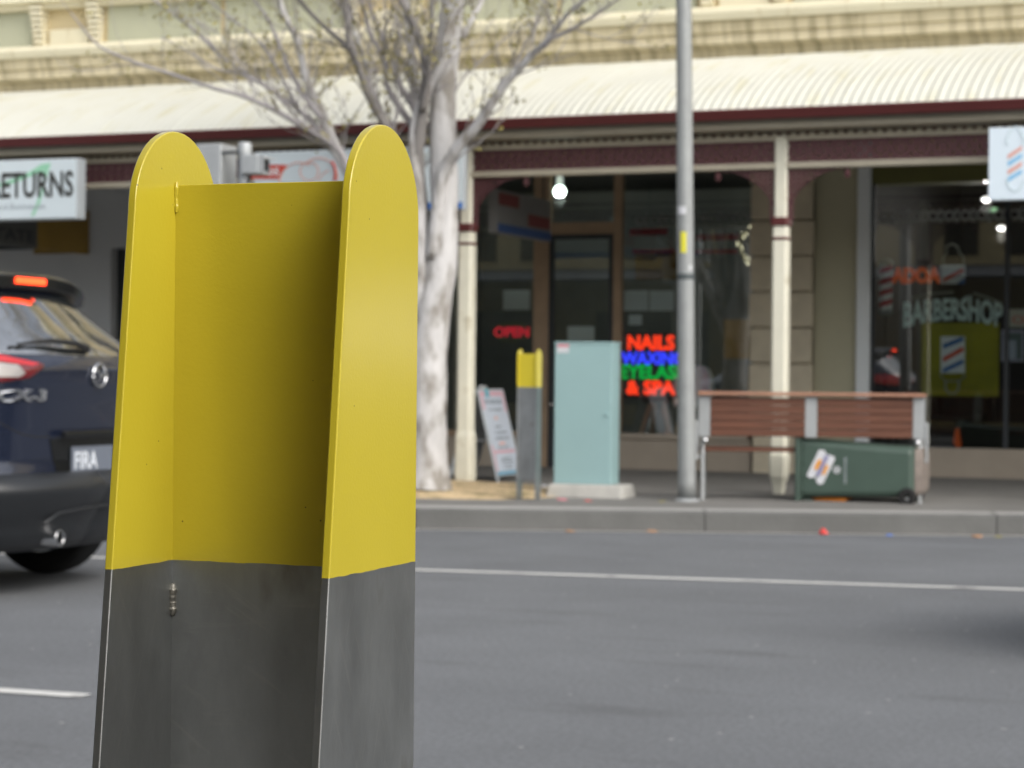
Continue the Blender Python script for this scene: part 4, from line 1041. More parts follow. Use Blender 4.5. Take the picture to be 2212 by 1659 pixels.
# ================================================================ TREE
tb_ = G(932, 1047, .205); NT = tb_[1]-.55
tb_ = (WX(929, NT), NT)
tree = thing('street_tree', 'pale barked street tree with bare spreading branches in the gravel bed', 'tree', (tb_[0], NT, .17))
rt = random.Random(5)
def P3(x, y, dn): q = W(x, y, NT+dn); return (q[0], NT+dn, q[1])
def smooth_path(pts, rads, sub=4, wob=.0):
    out = []; ro = []
    n_ = len(pts)
    for i in range(n_-1):
        p0, p1, p2, p3 = [Vector(pts[max(0, min(n_-1, i+k))]) for k in (-1, 0, 1, 2)]
        for j in range(sub):
            t = j/sub
            v = .5*((2*p1)+(-p0+p2)*t+(2*p0-5*p1+4*p2-p3)*t*t+(-p0+3*p1-3*p2+p3)*t**3)
            v += Vector((rt.uniform(-wob, wob), rt.uniform(-wob, wob), 0)); out.append(v); ro.append(rads[i]+(rads[i+1]-rads[i])*t)
    out.append(Vector(pts[-1])); ro.append(rads[-1]); return out, ro
def limbtube(pts, rads, seg=10, lump=.0, sub=4):
    p, r = smooth_path(pts, rads, sub)
    if lump: r = [q*(1+rt.uniform(-lump, lump)) for q in r]
    m_ = MB(); m_.tube(p, r, seg); return m_, p, r
# trunk
tk_pts = [P3(925, 1056, 0), P3(926, 1030, 0), P3(925, 960, 0), P3(924, 860, 0), P3(927, 760, 0), P3(938, 660, .02), P3(954, 560, .03), P3(960, 450, .03), P3(958, 340, .04), P3(956, 250, .05), P3(962, 160, .06), P3(972, 60, .08), P3(984, -60, .1), P3(1000, -320, .15), P3(1010, -620, .2)]
tk_r = [.20, .165, .15, .148, .142, .142, .122, .112, .108, .105, .10, .095, .09, .06, .02]
mb, p_, r_ = limbtube(tk_pts, tk_r, 18, .05)
# root flare and knots
part('trunk', mb, M['bark'], tree, smooth=True)
TW = []     # twig seeds: (point, direction, radius)
def limb(disp, rads, dn0, dn1, m_='bark', seed=True, seg=8):
    n_ = len(disp); pts = [P3(x, y, dn0+(dn1-dn0)*i/(n_-1)) for i, (x, y) in enumerate(disp)]
    rr = [rads[0]+(rads[1]-rads[0])*(i/(n_-1))**.8 for i in range(n_)]
    mb, p, r = limbtube(pts, rr, seg, .06)
    part('limb', mb, M[m_], tree, smooth=True)
    if seed:
        for i in range(3, len(p)-1):
            if rt.random() < .42: TW.append((p[i], (p[i+1]-p[i-1]).normalized(), r[i]))
limb([(918, 760), (911, 640), (908, 560), (906, 470), (897, 380), (897, 281), (912, 225), (930, 180), (951, 143), (966, 64), (989, 0), (1010, -90), (1030, -220)], (.085, .015), 0, -.3, 'bark')
limb([(915, 520), (905, 400), (903, 320), (915, 230), (920, 179), (917, 123), (897, 59), (866, 0), (830, -90), (800, -200)], (.07, .014), 0, -.5, 'twigdark')
limb([(912, 240), (925, 170), (930, 100), (935, 0), (938, -120)], (.030, .012), -.2, -.6, 'twigdark')
limb([(925, 300), (900, 230), (893, 160), (885, 80), (878, 0), (860, -110)], (.055, .018), .1, .3, 'bark')
limb([(905, 660), (860, 560), (800, 450), (760, 380), (736, 341), (712, 290), (695, 243), (666, 187), (651, 123), (641, 84), (617, 38), (605, 0), (590, -80), (560, -200)], (.075, .012), 0, -.5)
limb([(880, 560), (870, 400), (845, 310), (830, 264), (807, 230), (787, 179), (766, 128), (751, 102), (697, 54), (646, 0), (600, -70)], (.055, .012), 0, -.8, 'twigdark')
limb([(756, 108), (753, 70), (753, 51), (743, 0), (735, -60)], (.022, .010), -.7, -.9, 'twigdark')
limb([(890, 560), (850, 340), (825, 251), (802, 194), (792, 143), (771, 84), (748, 0), (730, -80)], (.045, .012), 0, .3)
limb([(905, 420), (902, 290), (889, 269), (840, 194), (833, 138), (815, 100), (799, 72), (781, 0), (770, -80)], (.04, .010), .1, -.2, 'twig')
limb([(900, 300), (897, 240), (863, 184), (848, 128), (833, 102), (807, 38), (797, 0), (785, -80)], (.035, .010), -.1, .5, 'twig')
limb([(760, 390), (736, 330), (710, 307), (659, 276), (608, 246), (565, 224), (512, 203), (461, 190), (358, 156), (300, 138), (255, 120), (218, 102), (189, 74), (154, 28)], (.030, .006), -.25, -1.2, 'twig')
limb([(722, 316), (685, 276), (633, 228), (582, 192), (563, 179), (486, 128), (435, 79), (384, 38), (333, 0), (290, -40)], (.024, .008), -.3, .3, 'twig')
limb([(695, 255), (661, 212), (628, 156), (610, 113), (577, 38), (549, 0), (520, -60)], (.028, .008), -.3, -.1, 'twig')
limb([(640, 230), (600, 150), (560, 90), (500, 40), (450, 0), (400, -50)], (.016, .006), -.2, .4, 'twig')
limb([(665, 280), (590, 200), (520, 160), (470, 150), (420, 120), (350, 80)], (.014, .005), -.4, -.9, 'twig')
limb([(935, 560), (945, 450), (955, 380), (973, 341), (1000, 305), (1032, 269), (1058, 230), (1089, 184), (1120, 150), (1152, 115), (1175, 95), (1194, 70), (1230, 26), (1260, 0), (1300, -60)], (.062, .014), -.05, -.6)
limb([(1175, 100), (1194, 82), (1230, 66), (1263, 46), (1300, 22), (1332, 0), (1380, -40)], (.018, .008), -.5, -.7, 'twig')
limb([(945, 170), (963, 128), (985, 95), (1009, 59), (1025, 30), (1042, 0), (1070, -80)], (.045, .015), 0, .4)
limb([(1089, 190), (1120, 130), (1135, 90), (1170, 40), (1190, 10)], (.010, .004), -.3, .1, 'twig')
limb([(960, 240), (1000, 170), (1050, 120), (1110, 70), (1180, 40)], (.012, .004), 0, .4, 'twig')
# crown above the frame: more limbs round the upper trunk
for i in range(13):
    z0 = 4.9+i*.24; k = min(range(len(p_)), key=lambda q: abs(p_[q].z-z0)); c = p_[k]; a = i*2.4+.5; ln = 2.3-.11*i
    pts = [c]
    for j in range(1, 7):
        t = j/6; pts.append(Vector((c.x+math.cos(a)*ln*.75*t+rt.uniform(-.06, .06), c.y+math.sin(a)*ln*.75*t+rt.uniform(-.06, .06), c.z+ln*(.55*t+.35*t*t))))
    mb, p, r = limbtube(pts, [(.045-.0015*i)*(1-.8*j/6) for j in range(7)], 7, .05, 3)
    part('limb', mb, M['bark'], tree, smooth=True)
    for q in range(4, len(p)-1):
        if rt.random() < .6: TW.append((p[q], (p[q+1]-p[q-1]).normalized(), r[q]))
# twigs with buds
tw1, tw2, lf = MB(), MB(), MB()
def leafquad(c, s):
    a = Vector((rt.uniform(-1, 1), rt.uniform(-1, 1), rt.uniform(-1, 1))).normalized(); b = a.cross(Vector((rt.uniform(-1, 1), rt.uniform(-1, 1), rt.uniform(-1, 1)))).normalized()
    lf.add([c-a*s, c+b*s*.6, c+a*s, c-b*s*.6], [(0, 1, 2, 3)])
def grow(p, d, r, ln, depth, mb):
    pts = [p]; n_ = 6
    for i in range(n_):
        d = (d+Vector((rt.uniform(-.22, .22), rt.uniform(-.22, .22), rt.uniform(-.10, .20)))).normalized()
        pts.append(pts[-1]+d*ln/n_)
    mb.tube(pts, [r*(1-.75*i/n_) for i in range(n_+1)], 4, cap=False)
    if depth:
        for i in range(1, n_+1):
            if rt.random() < .55:
                s = Vector((rt.uniform(-1, 1), rt.uniform(-1, 1), rt.uniform(-.3, .8))).normalized()
                grow(pts[i], (d+s*.85).normalized(), r*.6, ln*rt.uniform(.35, .65), depth-1, mb)
    else:
        for i in range(2, n_+1):
            if rt.random() < .34:
                for _ in range(rt.randint(1, 4)): leafquad(pts[i]+Vector((rt.uniform(-.03, .03), rt.uniform(-.03, .03), rt.uniform(-.04, .02))), rt.uniform(.009, .022))
for (p, d, r) in TW:
    if p.z < 2.6: continue
    s = Vector((rt.uniform(-1, 1), rt.uniform(-1, 1), rt.uniform(-.2, .9))).normalized()
    grow(p, (d*.8+s*.8).normalized(), min(.0075, r*.35), rt.uniform(.35, .85), 2 if rt.random() < .4 else 1, tw1 if rt.random() < .6 else tw2)
tag(part('twigs', tw1, M['twig'], tree), kind='stuff'); tag(part('twigs', tw2, M['twigdark'], tree), kind='stuff')
tag(part('leaves', lf, M['leaf'], tree), kind='stuff')

# ================================================================ THINGS IN AND BEHIND THE SHOP WINDOWS
NI = NW+.06
def panel(name, x0, y0, x1, y1, N, m_, label, cat, group=None, th=.003, bev=0):
    a, b, z0, z1 = rectw(x0, y0, x1, y1, N)
    mb = MB(); mb.box(a, b, N, N+th, z0, z1)
    return tag(part(name, mb, M[m_], None, loc=((a+b)/2, N, z0), bevel=bev), label, cat, group)
panel('notice', 1087, 627, 1144, 669, NI, 'paper', 'pale grey notice in the salon window above the OPEN light', 'notice', 'notices taped in the salon window')
panel('notice', 1348, 628, 1400, 671, NI, 'paper', 'pale notice left of its twin beside the salon door, above the small one', 'notice', 'notices taped in the salon window')
panel('notice', 1403, 628, 1455, 671, NI, 'paper', 'pale notice between its twin and the street pole', 'notice', 'notices taped in the salon window')
panel('notice', 1358, 680, 1386, 702, NI, 'paper', 'small square notice above the NAILS light', 'notice', 'notices taped in the salon window')
panel('notice', 1226, 705, 1284, 736, NI+.02, 'paper', 'blue grey notice inside the salon door just above the cabinet', 'notice', 'notices taped in the salon window')
panel('poster', 1372, 543, 1462, 604, NI, 'amber', 'amber painted reflection on the salon window left of the street pole', 'poster')  # amber reflection in the glass, laid down as a coloured panel
panel('reflection_strip', 1360, 494, 1442, 508, NI, 'stripred' if 'stripred' in M else 'openred', 'upper painted red reflection across the salon window left of the pole', 'reflection strip', 'painted red reflections on the salon glass') if False else None
M['stripred'] = mat('dull_red_reflection', (.40, .03, .05), .6)  # red strips painted in for reflections in the salon glass
panel('reflection_strip', 1360, 494, 1442, 508, NI, 'stripred', 'upper painted red reflection on the salon glass, left of the street pole', 'reflection strip', 'painted red reflections on the salon glass')
panel('reflection_strip', 1366, 539, 1459, 547, NI-.004, 'stripred', 'lower painted red reflection crossing the top of the amber one', 'reflection strip', 'painted red reflections on the salon glass')
panel('reflection_strip', 1506, 506, 1596, 519, NI, 'stripred', 'upper painted red reflection on the salon glass, right of the street pole', 'reflection strip', 'painted red reflections on the salon glass')
panel('reflection_strip', 1503, 539, 1592, 548, NI, 'stripred', 'lower painted red reflection on the salon glass, right of the street pole', 'reflection strip', 'painted red reflections on the salon glass')
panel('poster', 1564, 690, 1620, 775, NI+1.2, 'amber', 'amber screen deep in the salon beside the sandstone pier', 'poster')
# neon sign: four lines of lettering on a dark backing frame
NN = NI+.03
ns = thing('neon_sign', 'lit sign reading NAILS WAXING EYELASH & SPA in red, blue and green', 'neon sign', (WX(1405, NN), NN, zat(1405, 855, NN)))
for s_, x0, y0, x1, y1, m_ in (('NAILS', 1357, 724, 1458, 756, 'neonred'), ('WAXING', 1343, 760, 1478, 788, 'neonblue'), ('EYELASH', 1341, 788, 1487, 819, 'neongreen'), ('& SPA', 1354, 822, 1460, 853, 'neonred')):
    a, b, z0, z1 = rectw(x0, y0, x1, y1, NN)
    part('lettering', text_mb(s_, facemap(a, NN-.012, z0), fit=(b-a, z1-z0), bold=.035, ext=.006), M[m_], ns)
a, b, z0, z1 = rectw(1338, 720, 1492, 857, NN)
mb = MB()
for q in ((a, b, z0, z0+.012), (a, b, z1-.012, z1)): mb.box(q[0], q[1], NN, NN+.01, q[2], q[3])
for q in (a, b-.012): mb.box(q, q+.012, NN, NN+.01, z0+.0121, z1-.0121)
part('frame', mb, M['interior_dark'], ns)
os_ = thing('neon_sign', 'dim red OPEN light in the left salon window', 'neon sign', (WX(1105, NN), NN, zat(1105, 730, NN)))
a, b, z0, z1 = rectw(1068, 706, 1144, 728, NN)
part('lettering', text_mb('OPEN', facemap(a, NN-.012, z0), fit=(b-a, z1-z0), bold=.03, ext=.006), M['openred'], os_)
mb = MB(); c = ((a+b)/2, (z0+z1)/2)
mb.tube([(c[0]+math.cos(R(t))*(b-a)*.52, NN, c[1]+math.sin(R(t))*(z1-z0)*.85) for t in range(0, 361, 15)], .004, 6); part('oval', mb, mat('dim_green_tube', (.10, .12, .02), .5, emit=(.25, .35, .05), estr=.05), os_)
# pendant and downlights
pl = thing('pendant_lamp', 'bright white pendant bulb behind the salon window', 'lamp', (WX(1209, 20.6), 20.6, zat(1209, 413, 20.6)))
c = W(1209, 413, 20.6)
mb = MB(); mb.lathe([(.0001, -.055), (.035, -.05), (.062, -.02), (.062, .01), (.04, .045), (.0001, .055)], lambda p, q, h: (c[0]+p, 20.6+q, c[1]+h), 16); part('bulb', mb, M['lamp'], pl, smooth=True)
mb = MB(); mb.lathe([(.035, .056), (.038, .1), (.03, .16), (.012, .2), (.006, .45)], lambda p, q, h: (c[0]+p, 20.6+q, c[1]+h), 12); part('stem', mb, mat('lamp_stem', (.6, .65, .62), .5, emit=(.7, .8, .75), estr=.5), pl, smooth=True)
def downlight(px, py, N, m_, label, s=.05):
    c = W(px, py, N); mb = MB(); mb.lathe([(.0001, 0), (s*.8, .002), (s, .012), (s*1.05, .03), (.0001, .035)], lambda p, q, h: (c[0]+p, N+q, c[1]+h-.01), 14)
    return tag(part('downlight', mb, M[m_], None, loc=(c[0], N, c[1]), smooth=True), label, 'light', 'downlights inside the shops')
M['dimlamp'] = mat('dim_lamp', (.7, .7, .7), .5, emit=(.8, .85, .9), estr=.55)
M['barlamp'] = mat('barber_lamp', (.8, .8, .8), .5, emit=(1, .95, .92), estr=1.6)
M['greenlamp'] = mat('green_lamp', (.3, .5, .3), .5, emit=(.35, .8, .4), estr=.45)
def ovallight(px, py, N, m_, label):
    c = W(px, py, N); mb = MB(); mb.lathe([(.0001, -1), (.6, -.8), (1, 0), (.6, .8), (.0001, 1)], lambda p, q, h: (c[0]+p*.052, N+q*.052, c[1]+h*.026), 14)
    return tag(part('downlight', mb, M[m_], None, loc=(c[0], N, c[1]), smooth=True), label, 'light', 'downlights inside the shops')
ovallight(2131, 430, 21.0, 'barlamp', 'bright oval downlight just below the corner of the barber pole sign')
ovallight(2163, 492, 22.5, 'barlamp', 'bright oval downlight lowest of the three inside the barbershop')
ovallight(2147, 454, 21.8, 'greenlamp', 'dim green lit oval between the two bright barbershop downlights')
ovallight(1080, 426, 20.6, 'dimlamp', 'dim grey oval downlight at the left of the salon window')
# wreath of fairy lights, half hidden by the pier
wc = W(1634, 530, NI+.02)
wr = thing('light_wreath', 'ring of warm fairy lights at the right edge of the salon window', 'wreath', (wc[0], NI+.02, wc[1]))
mb = MB(); rr_ = random.Random(8)
for k in range(120):
    a = R(k*3+rr_.uniform(-2, 2)); 
    if 158 < (k*360/120) < 172: continue
    r = .165+rr_.uniform(-.026, .026); c = (wc[0]+r*math.cos(a), NI+.02, wc[1]+1.05*r*math.sin(a)); s = .0062
    mb.add([(c[0]+s, c[1], c[2]), (c[0]-s, c[1], c[2]), (c[0], c[1]+s, c[2]), (c[0], c[1]-s, c[2]), (c[0], c[1], c[2]+s), (c[0], c[1], c[2]-s)], [(0, 2, 4), (2, 1, 4), (1, 3, 4), (3, 0, 4), (2, 0, 5), (1, 2, 5), (3, 1, 5), (0, 3, 5)])
tag(part('bulbs', mb, M['warm'], wr), kind='stuff')
mb = MB(); mb.tube([(wc[0]+.165*math.cos(R(t)), NI+.024, wc[1]+.173*math.sin(R(t))) for t in range(0, 361, 10)], .018, 6); part('hoop', mb, mat('wreath_hoop', (.30, .28, .16), .7), wr)
# salon furniture
NC = 20.35
def zr(px, py): return zat(px, py, NC)
fl = gz(19.8)+.0
tbl = thing('side_table', 'dark topped table on splayed pale timber legs under the lit salon lettering', 'table', (WX(1418, NC), NC, fl))
a, b = WX(1345, NC), WX(1462, NC); zt_ = zr(1405, 856)
mb = MB(); mb.box(a, b, NC-.25, NC+.25, zt_-.02, zt_); mb.lathe([(.0001, zt_-.08), (.12, zt_-.06), (.17, zt_-.021)], lambda p, q, h: (WX(1418, NC)+p, NC+q, h), 16); part('tabletop', mb, mat('table_top', (.07, .065, .06), .5), tbl, bevel=.004)
for x0, x1, dn in ((1408, 1378, -.05), (1436, 1458, -.05), (1412, 1390, .12), (1432, 1448, .12)):
    mb = MB(); mb.tube([(WX(x0, NC), NC+dn*.4, zt_-.06), (WX(x1, NC), NC+dn*2, zr(x1, 948)-.15)], [.022, .014], 8); part('leg', mb, M['chairwood'], tbl)
ch = thing('tub_chair', 'rounded grey white tub chair behind the salon glass right of the street pole', 'chair', (WX(1500, NC-.2), NC-.2, fl))
cx_ = WX(1500, NC-.2); zs_ = zat(1500, 858, NC-.2); zh_ = zat(1500, 790, NC-.2)
mb = MB(); prof = [(.20, 0), (.205, .35), (.19, .7), (.15, .93), (.08, 1.0)]
for sgn, r0 in ((1, 1.0), (-1, .9)):
    for h in range(5): pass
vs = []; nk = 16
for (r, h) in prof:
    for k in range(nk+1):
        a = R(-15+210*k/nk); vs.append((cx_+r*math.cos(a), NC-.2+r*.9*math.sin(a), zs_-.05+(zh_-zs_+.05)*h))
for (r, h) in prof:
    for k in range(nk+1):
        a = R(-15+210*k/nk); vs.append((cx_+(r-.03)*math.cos(a), NC-.2+(r-.03)*.9*math.sin(a), zs_-.05+(zh_-zs_+.05)*h-.004))
m1 = nk+1; o_ = 5*m1
fs = [(i*m1+k, i*m1+k+1, (i+1)*m1+k+1, (i+1)*m1+k) for i in range(4) for k in range(nk)]+[(o_+i*m1+k, o_+(i+1)*m1+k, o_+(i+1)*m1+k+1, o_+i*m1+k+1) for i in range(4) for k in range(nk)]
fs += [(4*m1+k, 4*m1+k+1, o_+4*m1+k+1, o_+4*m1+k) for k in range(nk)]+[(i*m1, (i+1)*m1, o_+(i+1)*m1, o_+i*m1) for i in range(4)]+[(i*m1+nk, o_+i*m1+nk, o_+(i+1)*m1+nk, (i+1)*m1+nk) for i in range(4)]
mb.add(vs, fs); part('backrest', mb, M['seatwhite'], ch, smooth=True)
mb = MB(); mb.lathe([(.0001, zs_-.02), (.19, zs_-.03), (.2, zs_-.08), (.17, zs_-.12), (.0001, zs_-.13)], lambda p, q, h: (cx_+p, NC-.2+q*.9, h), 20); part('seat', mb, M['seatwhite'], ch, smooth=True)
for sx in (-1, 1):
    for sy in (-1, 1):
        mb = MB(); mb.tube([(cx_+sx*.1, NC-.2+sy*.1, zs_-.12), (cx_+sx*.2, NC-.2+sy*.18, fl-.0)], [.016, .011], 8); part('leg', mb, M['chairwood'], ch)

# barbershop window
NB = NW+.058
c7 = lambda x, y: ((2020+x/4.608)*.8848, (700+y/4.608)*.8848)
ns_ = panel('poster', 1991, 697, 2158, 856, NB+.35, 'oliveglow', 'dark olive yellow screen behind the barbershop pole decal', 'poster')
dec = thing('window_decal', 'barbershop window decal of arched pale lettering over a striped pole', 'window decal', (WX(2058, NB), NB, zat(2058, 852, NB)))
pa_, pb2 = c7(850, 0)[0], c7(1965, 0)[0]
a, b = WX(pa_, NB), WX(pb2, NB); wd = b-a
def barch(u, v, w):
    t = u/wd*2-1
    yb_ = 378+92*abs(t)**1.8; yt_ = 128+42*abs(t)**1.8
    if .26 < t < .40: yt_ -= 38
    px, p0 = c7(850+1115*u/wd, yb_); _, p1 = c7(0, yt_)
    return (a+u, NB-w-.0005, zat(px, p0+(p1-p0)*v, NB))
part('lettering', text_mb('BARBERSHOP', barch, fit=(wd, 1.0), bold=.03, ext=.0015), M['decal'], dec)
def declines(pts, w, m_, nm='outline'):
    q = [W(*c7(*p), NB) for p in pts]; mb = MB(); mb.tube([(x, NB-.001, z) for x, z in q], w, 5); part(nm, mb, M[m_], dec)
M['faintdecal'] = mat('faint_decal', (.30, .33, .28), .6)
declines([(960, 130), (1100, 90), (1280, 70), (1420, 62)], .010, 'faintdecal'); declines([(1640, 75), (1800, 120), (1960, 185)], .010, 'faintdecal')
def polebox(x0, y0, x1, y1, stripes, cf, N, par):
    part('pole_field', wpoly([cf(x0, y0), cf(x1, y0), cf(x1, y1), cf(x0, y1)], N, .0015), M['poolwhite'], par)
    for (ya, yb_, h, m_) in stripes:
        part('stripe', wpoly([cf(x0+20, ya), cf(x1-25, yb_), cf(x1-10, yb_+h), cf(x0+30, ya+h)], N-.0018, .0012), M[m_], par)
polebox(1275, 560, 1548, 972, ((650, 560, 48, 'poolblue'), (800, 672, 48, 'poolred'), (925, 815, 45, 'poolblue')), c7, NB, dec)
c4b = lambda x, y: ((2020+x/4.608)*.8848, (400+y/4.608)*.8848)
polebox(1275, 1140, 1548, 1350, ((1290, 1170, 45, 'poolred'),), c4b, NB, dec)
part('stripe', wpoly([c4b(1450, 1350), c4b(1548, 1280), c4b(1548, 1350)], NB-.0018, .0012), M['poolblue'], dec)
declines([(1275, 972), (1270, 1000), (1330, 1060), (1490, 1060), (1548, 1000), (1540, 972)], .007, 'faintdecal')
declines([(1330, 1060), (1330, 1150), (1370, 1200), (1440, 1200), (1475, 1150), (1480, 1060)], .010, 'faintdecal')
q = [(1300, 1120), (1300, 1050), (1340, 1010), (1340, 930), (1400, 900), (1460, 930), (1490, 1010), (1530, 1050), (1530, 1120)]
qq = [W(*c4b(*p), NB) for p in q]; mb = MB(); mb.tube([(x, NB-.001, z) for x, z in qq], .009, 5); part('outline', mb, M['faintdecal'], dec)
# glowing orange lettering inside
NO = NB+.5
a, b, z0, z1 = rectw(1926, 577, 2033, 613, NO)
tag(part('wall_lettering', text_mb('ADOA', facemap(a, NO, z0), fit=(b-a, z1-z0), bold=.06, ext=.02), M['orangesign'], None, loc=(a, NO, z0)), 'dull orange block lettering inside the barbershop', 'lettering')
# hanging striped barber pole
c = W(1909, 620, NB+.02); bp_ = thing('barber_pole', 'slim red and grey spiral striped barber pole at the left of the barbershop window', 'barber pole', (c[0], NB+.12, zat(1909, 672, NB+.1)))
z0, z1 = zat(1909, 668, NB+.1), zat(1909, 572, NB+.1)
for m_, off in (('poolwhite', 0), ('stripred2', .5)):
    if m_ == 'stripred2': M[m_] = mat('spiral_red', (.45, .04, .07), .5)
    mb = MB(); nseg, nh = 24, 40; r = .058; vs = [(c[0]+r*math.cos(2*math.pi*k/nseg), NB+.12+r*math.sin(2*math.pi*k/nseg), z0+(z1-z0)*j/nh) for j in range(nh+1) for k in range(nseg)]
    fs = []
    for j in range(nh):
        for k in range(nseg):
            ph = (j/nh*4.0-k/nseg+off) % 1.0
            if ph < .5: fs.append((j*nseg+k, j*nseg+(k+1) % nseg, (j+1)*nseg+(k+1) % nseg, (j+1)*nseg+k))
    mb.add(vs, fs); part('spiral_stripe', mb, M[m_], bp_)
mb = MB()
for zc2_, s in ((z0, -1), (z1, 1)): mb.lathe([(.064, zc2_), (.068, zc2_+s*.02), (.045, zc2_+s*.05), (.0001, zc2_+s*.065)], lambda p, q, h: (c[0]+p, NB+.12+q, h), 20)
part('cap', mb, M['faintgrey'], bp_, smooth=True)
mb = MB(); mb.tube([(c[0], NB+.12, z0-.06), (c[0], NB+.12, fl)], .012, 8); part('stand', mb, M['darkgrey'], bp_)
# notices on the right
op = panel('notice', 2174, 668, 2290, 706, NB, 'paperbright' if False else 'signwhite', 'white board with red OPEN at the right edge of the barbershop window', 'notice') if False else None
M['noticecream'] = mat('notice_cream', (.62, .62, .52), .6)
a, b, z0, z1 = rectw(2174, 668, 2290, 707, NB)
nt_ = thing('notice', 'cream board with red lettering at the right edge of the barbershop window', 'notice', (a, NB, z0))
mb = MB(); mb.box(a, b, NB, NB+.004, z0, z1); part('board', mb, M['noticecream'], nt_)
part('lettering', text_mb('OPEN', facemap(a+.05, NB-.001, z0+.035), fit=(b-a-.1, (z1-z0)*.42), ext=.001), M['poolred'], nt_)
a, b, z0, z1 = rectw(2163, 712, 2212, 781, NB)
nt_ = thing('notice', 'framed grey certificate below the cream board in the barbershop window', 'notice', (a, NB, z0))
mb = MB(); mb.box(a, b, NB, NB+.004, z0, z1); part('frame', mb, mat('mauve_frame', (.45, .45, .55), .6), nt_)
mb = MB(); mb.box(a+.02, b-.02, NB-.002, NB-.0005, z0+.02, z1-.03); part('print', mb, mat('cert_grey', (.14, .19, .19), .6), nt_)
mb = MB(); mb.box(a+.022, b-.07, NB-.004, NB-.0025, z0+.025, z1-.10); part('print', mb, mat('cert_pale', (.50, .56, .66), .6), nt_)
# lace-like borders of grey rings along both windows
M['lacegrey'] = mat('lace_grey', (.34, .34, .34), .7)
for x0, x1, ya, yb_, lab in ((1372, 1622, 458, 490, 'faint grey lace border across the top of the salon window'), (1900, 2300, 448, 482, 'faint grey lace border across the top of the barbershop window')):
    a, b, z0, z1 = rectw(x0, ya, x1, yb_, NI); mb = MB(); x = a; i = 0; h = z1-z0; zc2_ = (z0+z1)/2
    if x0 == 1900: pass
    while x < b:
        mb.ring(x+.05, zc2_, h*.36, h*.15, NI, NI+.002, 10); mb.ring(x+.12, zc2_+h*.24, h*.2, h*.12, NI, NI+.002, 8); mb.ring(x+.12, zc2_-h*.26, h*.17, h*.11, NI, NI+.002, 8); x += .15
    tag(part('lace_border', mb, M['lacegrey'], None, loc=(a, NI, z0)), lab, 'window border')
# barber chairs as dark shapes + orange cape
NQ = 21.6
bcx = WX(2072, NQ); bc = thing('barber_chair', 'dark barber chair with an orange cloth, low in the barbershop', 'barber chair', (bcx, NQ, fl))
mb = MB(); mb.box(bcx-.28, bcx+.28, NQ-.25, NQ+.25, fl+.45, fl+.56); part('seat', mb, M['blackgloss'], bc, bevel=.04)
mb = MB(); mb.box(bcx-.26, bcx+.26, NQ+.26, NQ+.36, fl+.5, fl+1.05); part('backrest', mb, M['blackgloss'], bc, bevel=.04)
mb = MB(); mb.lathe([(.3, fl), (.28, fl+.04), (.05, fl+.07), (.045, fl+.44)], lambda p, q, h: (bcx+p, NQ+q, h), 20); part('pedestal', mb, M['chrome'], bc, smooth=True)
for s in (-1, 1):
    mb = MB(); mb.tube([(bcx+s*.31, NQ+.25, fl+.5), (bcx+s*.31, NQ+.2, fl+.74), (bcx+s*.31, NQ-.2, fl+.74)], .02, 8); part('armrest', mb, M['chrome'], bc)
mb = MB(); mb.prism([(.0, .42), (.03, .42), (.055, .26), (.03, .2), (.0, .24), (-.025, .28)], lambda u, v, k: (bcx+u+.02, NQ-.28+.02*k, fl+v)); part('cloth', mb, M['orangesign'], bc)

# ================================================================ CAR
def lerp_tab(tab, z):
    if z <= tab[0][0]: return tab[0][1]
    for (a, b), (c, d) in zip(tab, tab[1:]):
        if z <= c:
            t = (z-a)/(c-a); return b+(d-b)*t
    return tab[-1][1]
T_R = [(.22, .16), (.30, .09), (.40, .05), (.52, .035), (.60, .045), (.66, .055), (.80, .05), (.95, .035), (1.03, .02), (1.10, .015), (1.15, .04), (1.19, .085), (1.25, .16), (1.33, .27), (1.425, .385), (1.49, .46), (1.53, .55), (1.567, .72), (1.587, 1.1)]
T_F = [(.22, 4.05), (.30, 4.18), (.50, 4.25), (.70, 4.24), (.84, 4.20), (.92, 4.08), (.97, 3.9), (1.02, 3.62), (1.08, 3.25), (1.12, 3.05), (1.20, 2.92), (1.33, 2.68), (1.45, 2.45), (1.53, 2.25), (1.567, 2.02), (1.587, 1.75)]
T_W = [(.22, .80), (.30, .84), (.45, .872), (.60, .885), (.80, .885), (.95, .873), (1.05, .855), (1.12, .835), (1.20, .80), (1.33, .735), (1.425, .68), (1.49, .63), (1.53, .57), (1.567, .44), (1.587, .22)]
NSUP = 3.0
def carP(t, z, off=0.0, side=1):
    def base(t, z):
        r, f, w = lerp_tab(T_R, z), lerp_tab(T_F, z), lerp_tab(T_W, z)
        cr, cf = min(.60, (f-r)*.3), min(1.0, (f-r)*.38)
        if t <= 1:
            ph = t*math.pi/2; s, c = math.sin(ph), math.cos(ph)
            return Vector((r+cr*(1-max(c, 0)**(2/NSUP)), w*max(s, 0)**(2/NSUP), z))
        if t <= 2:
            return Vector((r+cr+(f-cf-r-cr)*(t-1), w, z))
        ph = (3-t)*math.pi/2; s, c = math.sin(ph), math.cos(ph)
        return Vector((f-cf*(1-max(c, 0)**(2/2.6)), w*max(s, 0)**(2/2.6), z))
    p = base(t, z)
    if off:
        e = .004
        a = base(min(3, t+e), z)-base(max(0, t-e), z); b = base(t, z+.01)-base(t, z-.01)
        n = a.cross(b)
        if n.length > 1e-9:
            n.normalize()
            cvec = p-Vector((2.1, 0, .8))
            if n.dot(cvec) < 0: n = -n
            p = p+n*off
    return Vector((p.x, p.y*side, p.z))
def t_of_y(y, z):
    w = lerp_tab(T_W, z); q = min(1, max(0, y/w))
    return math.asin(q**(NSUP/2))/(math.pi/2)
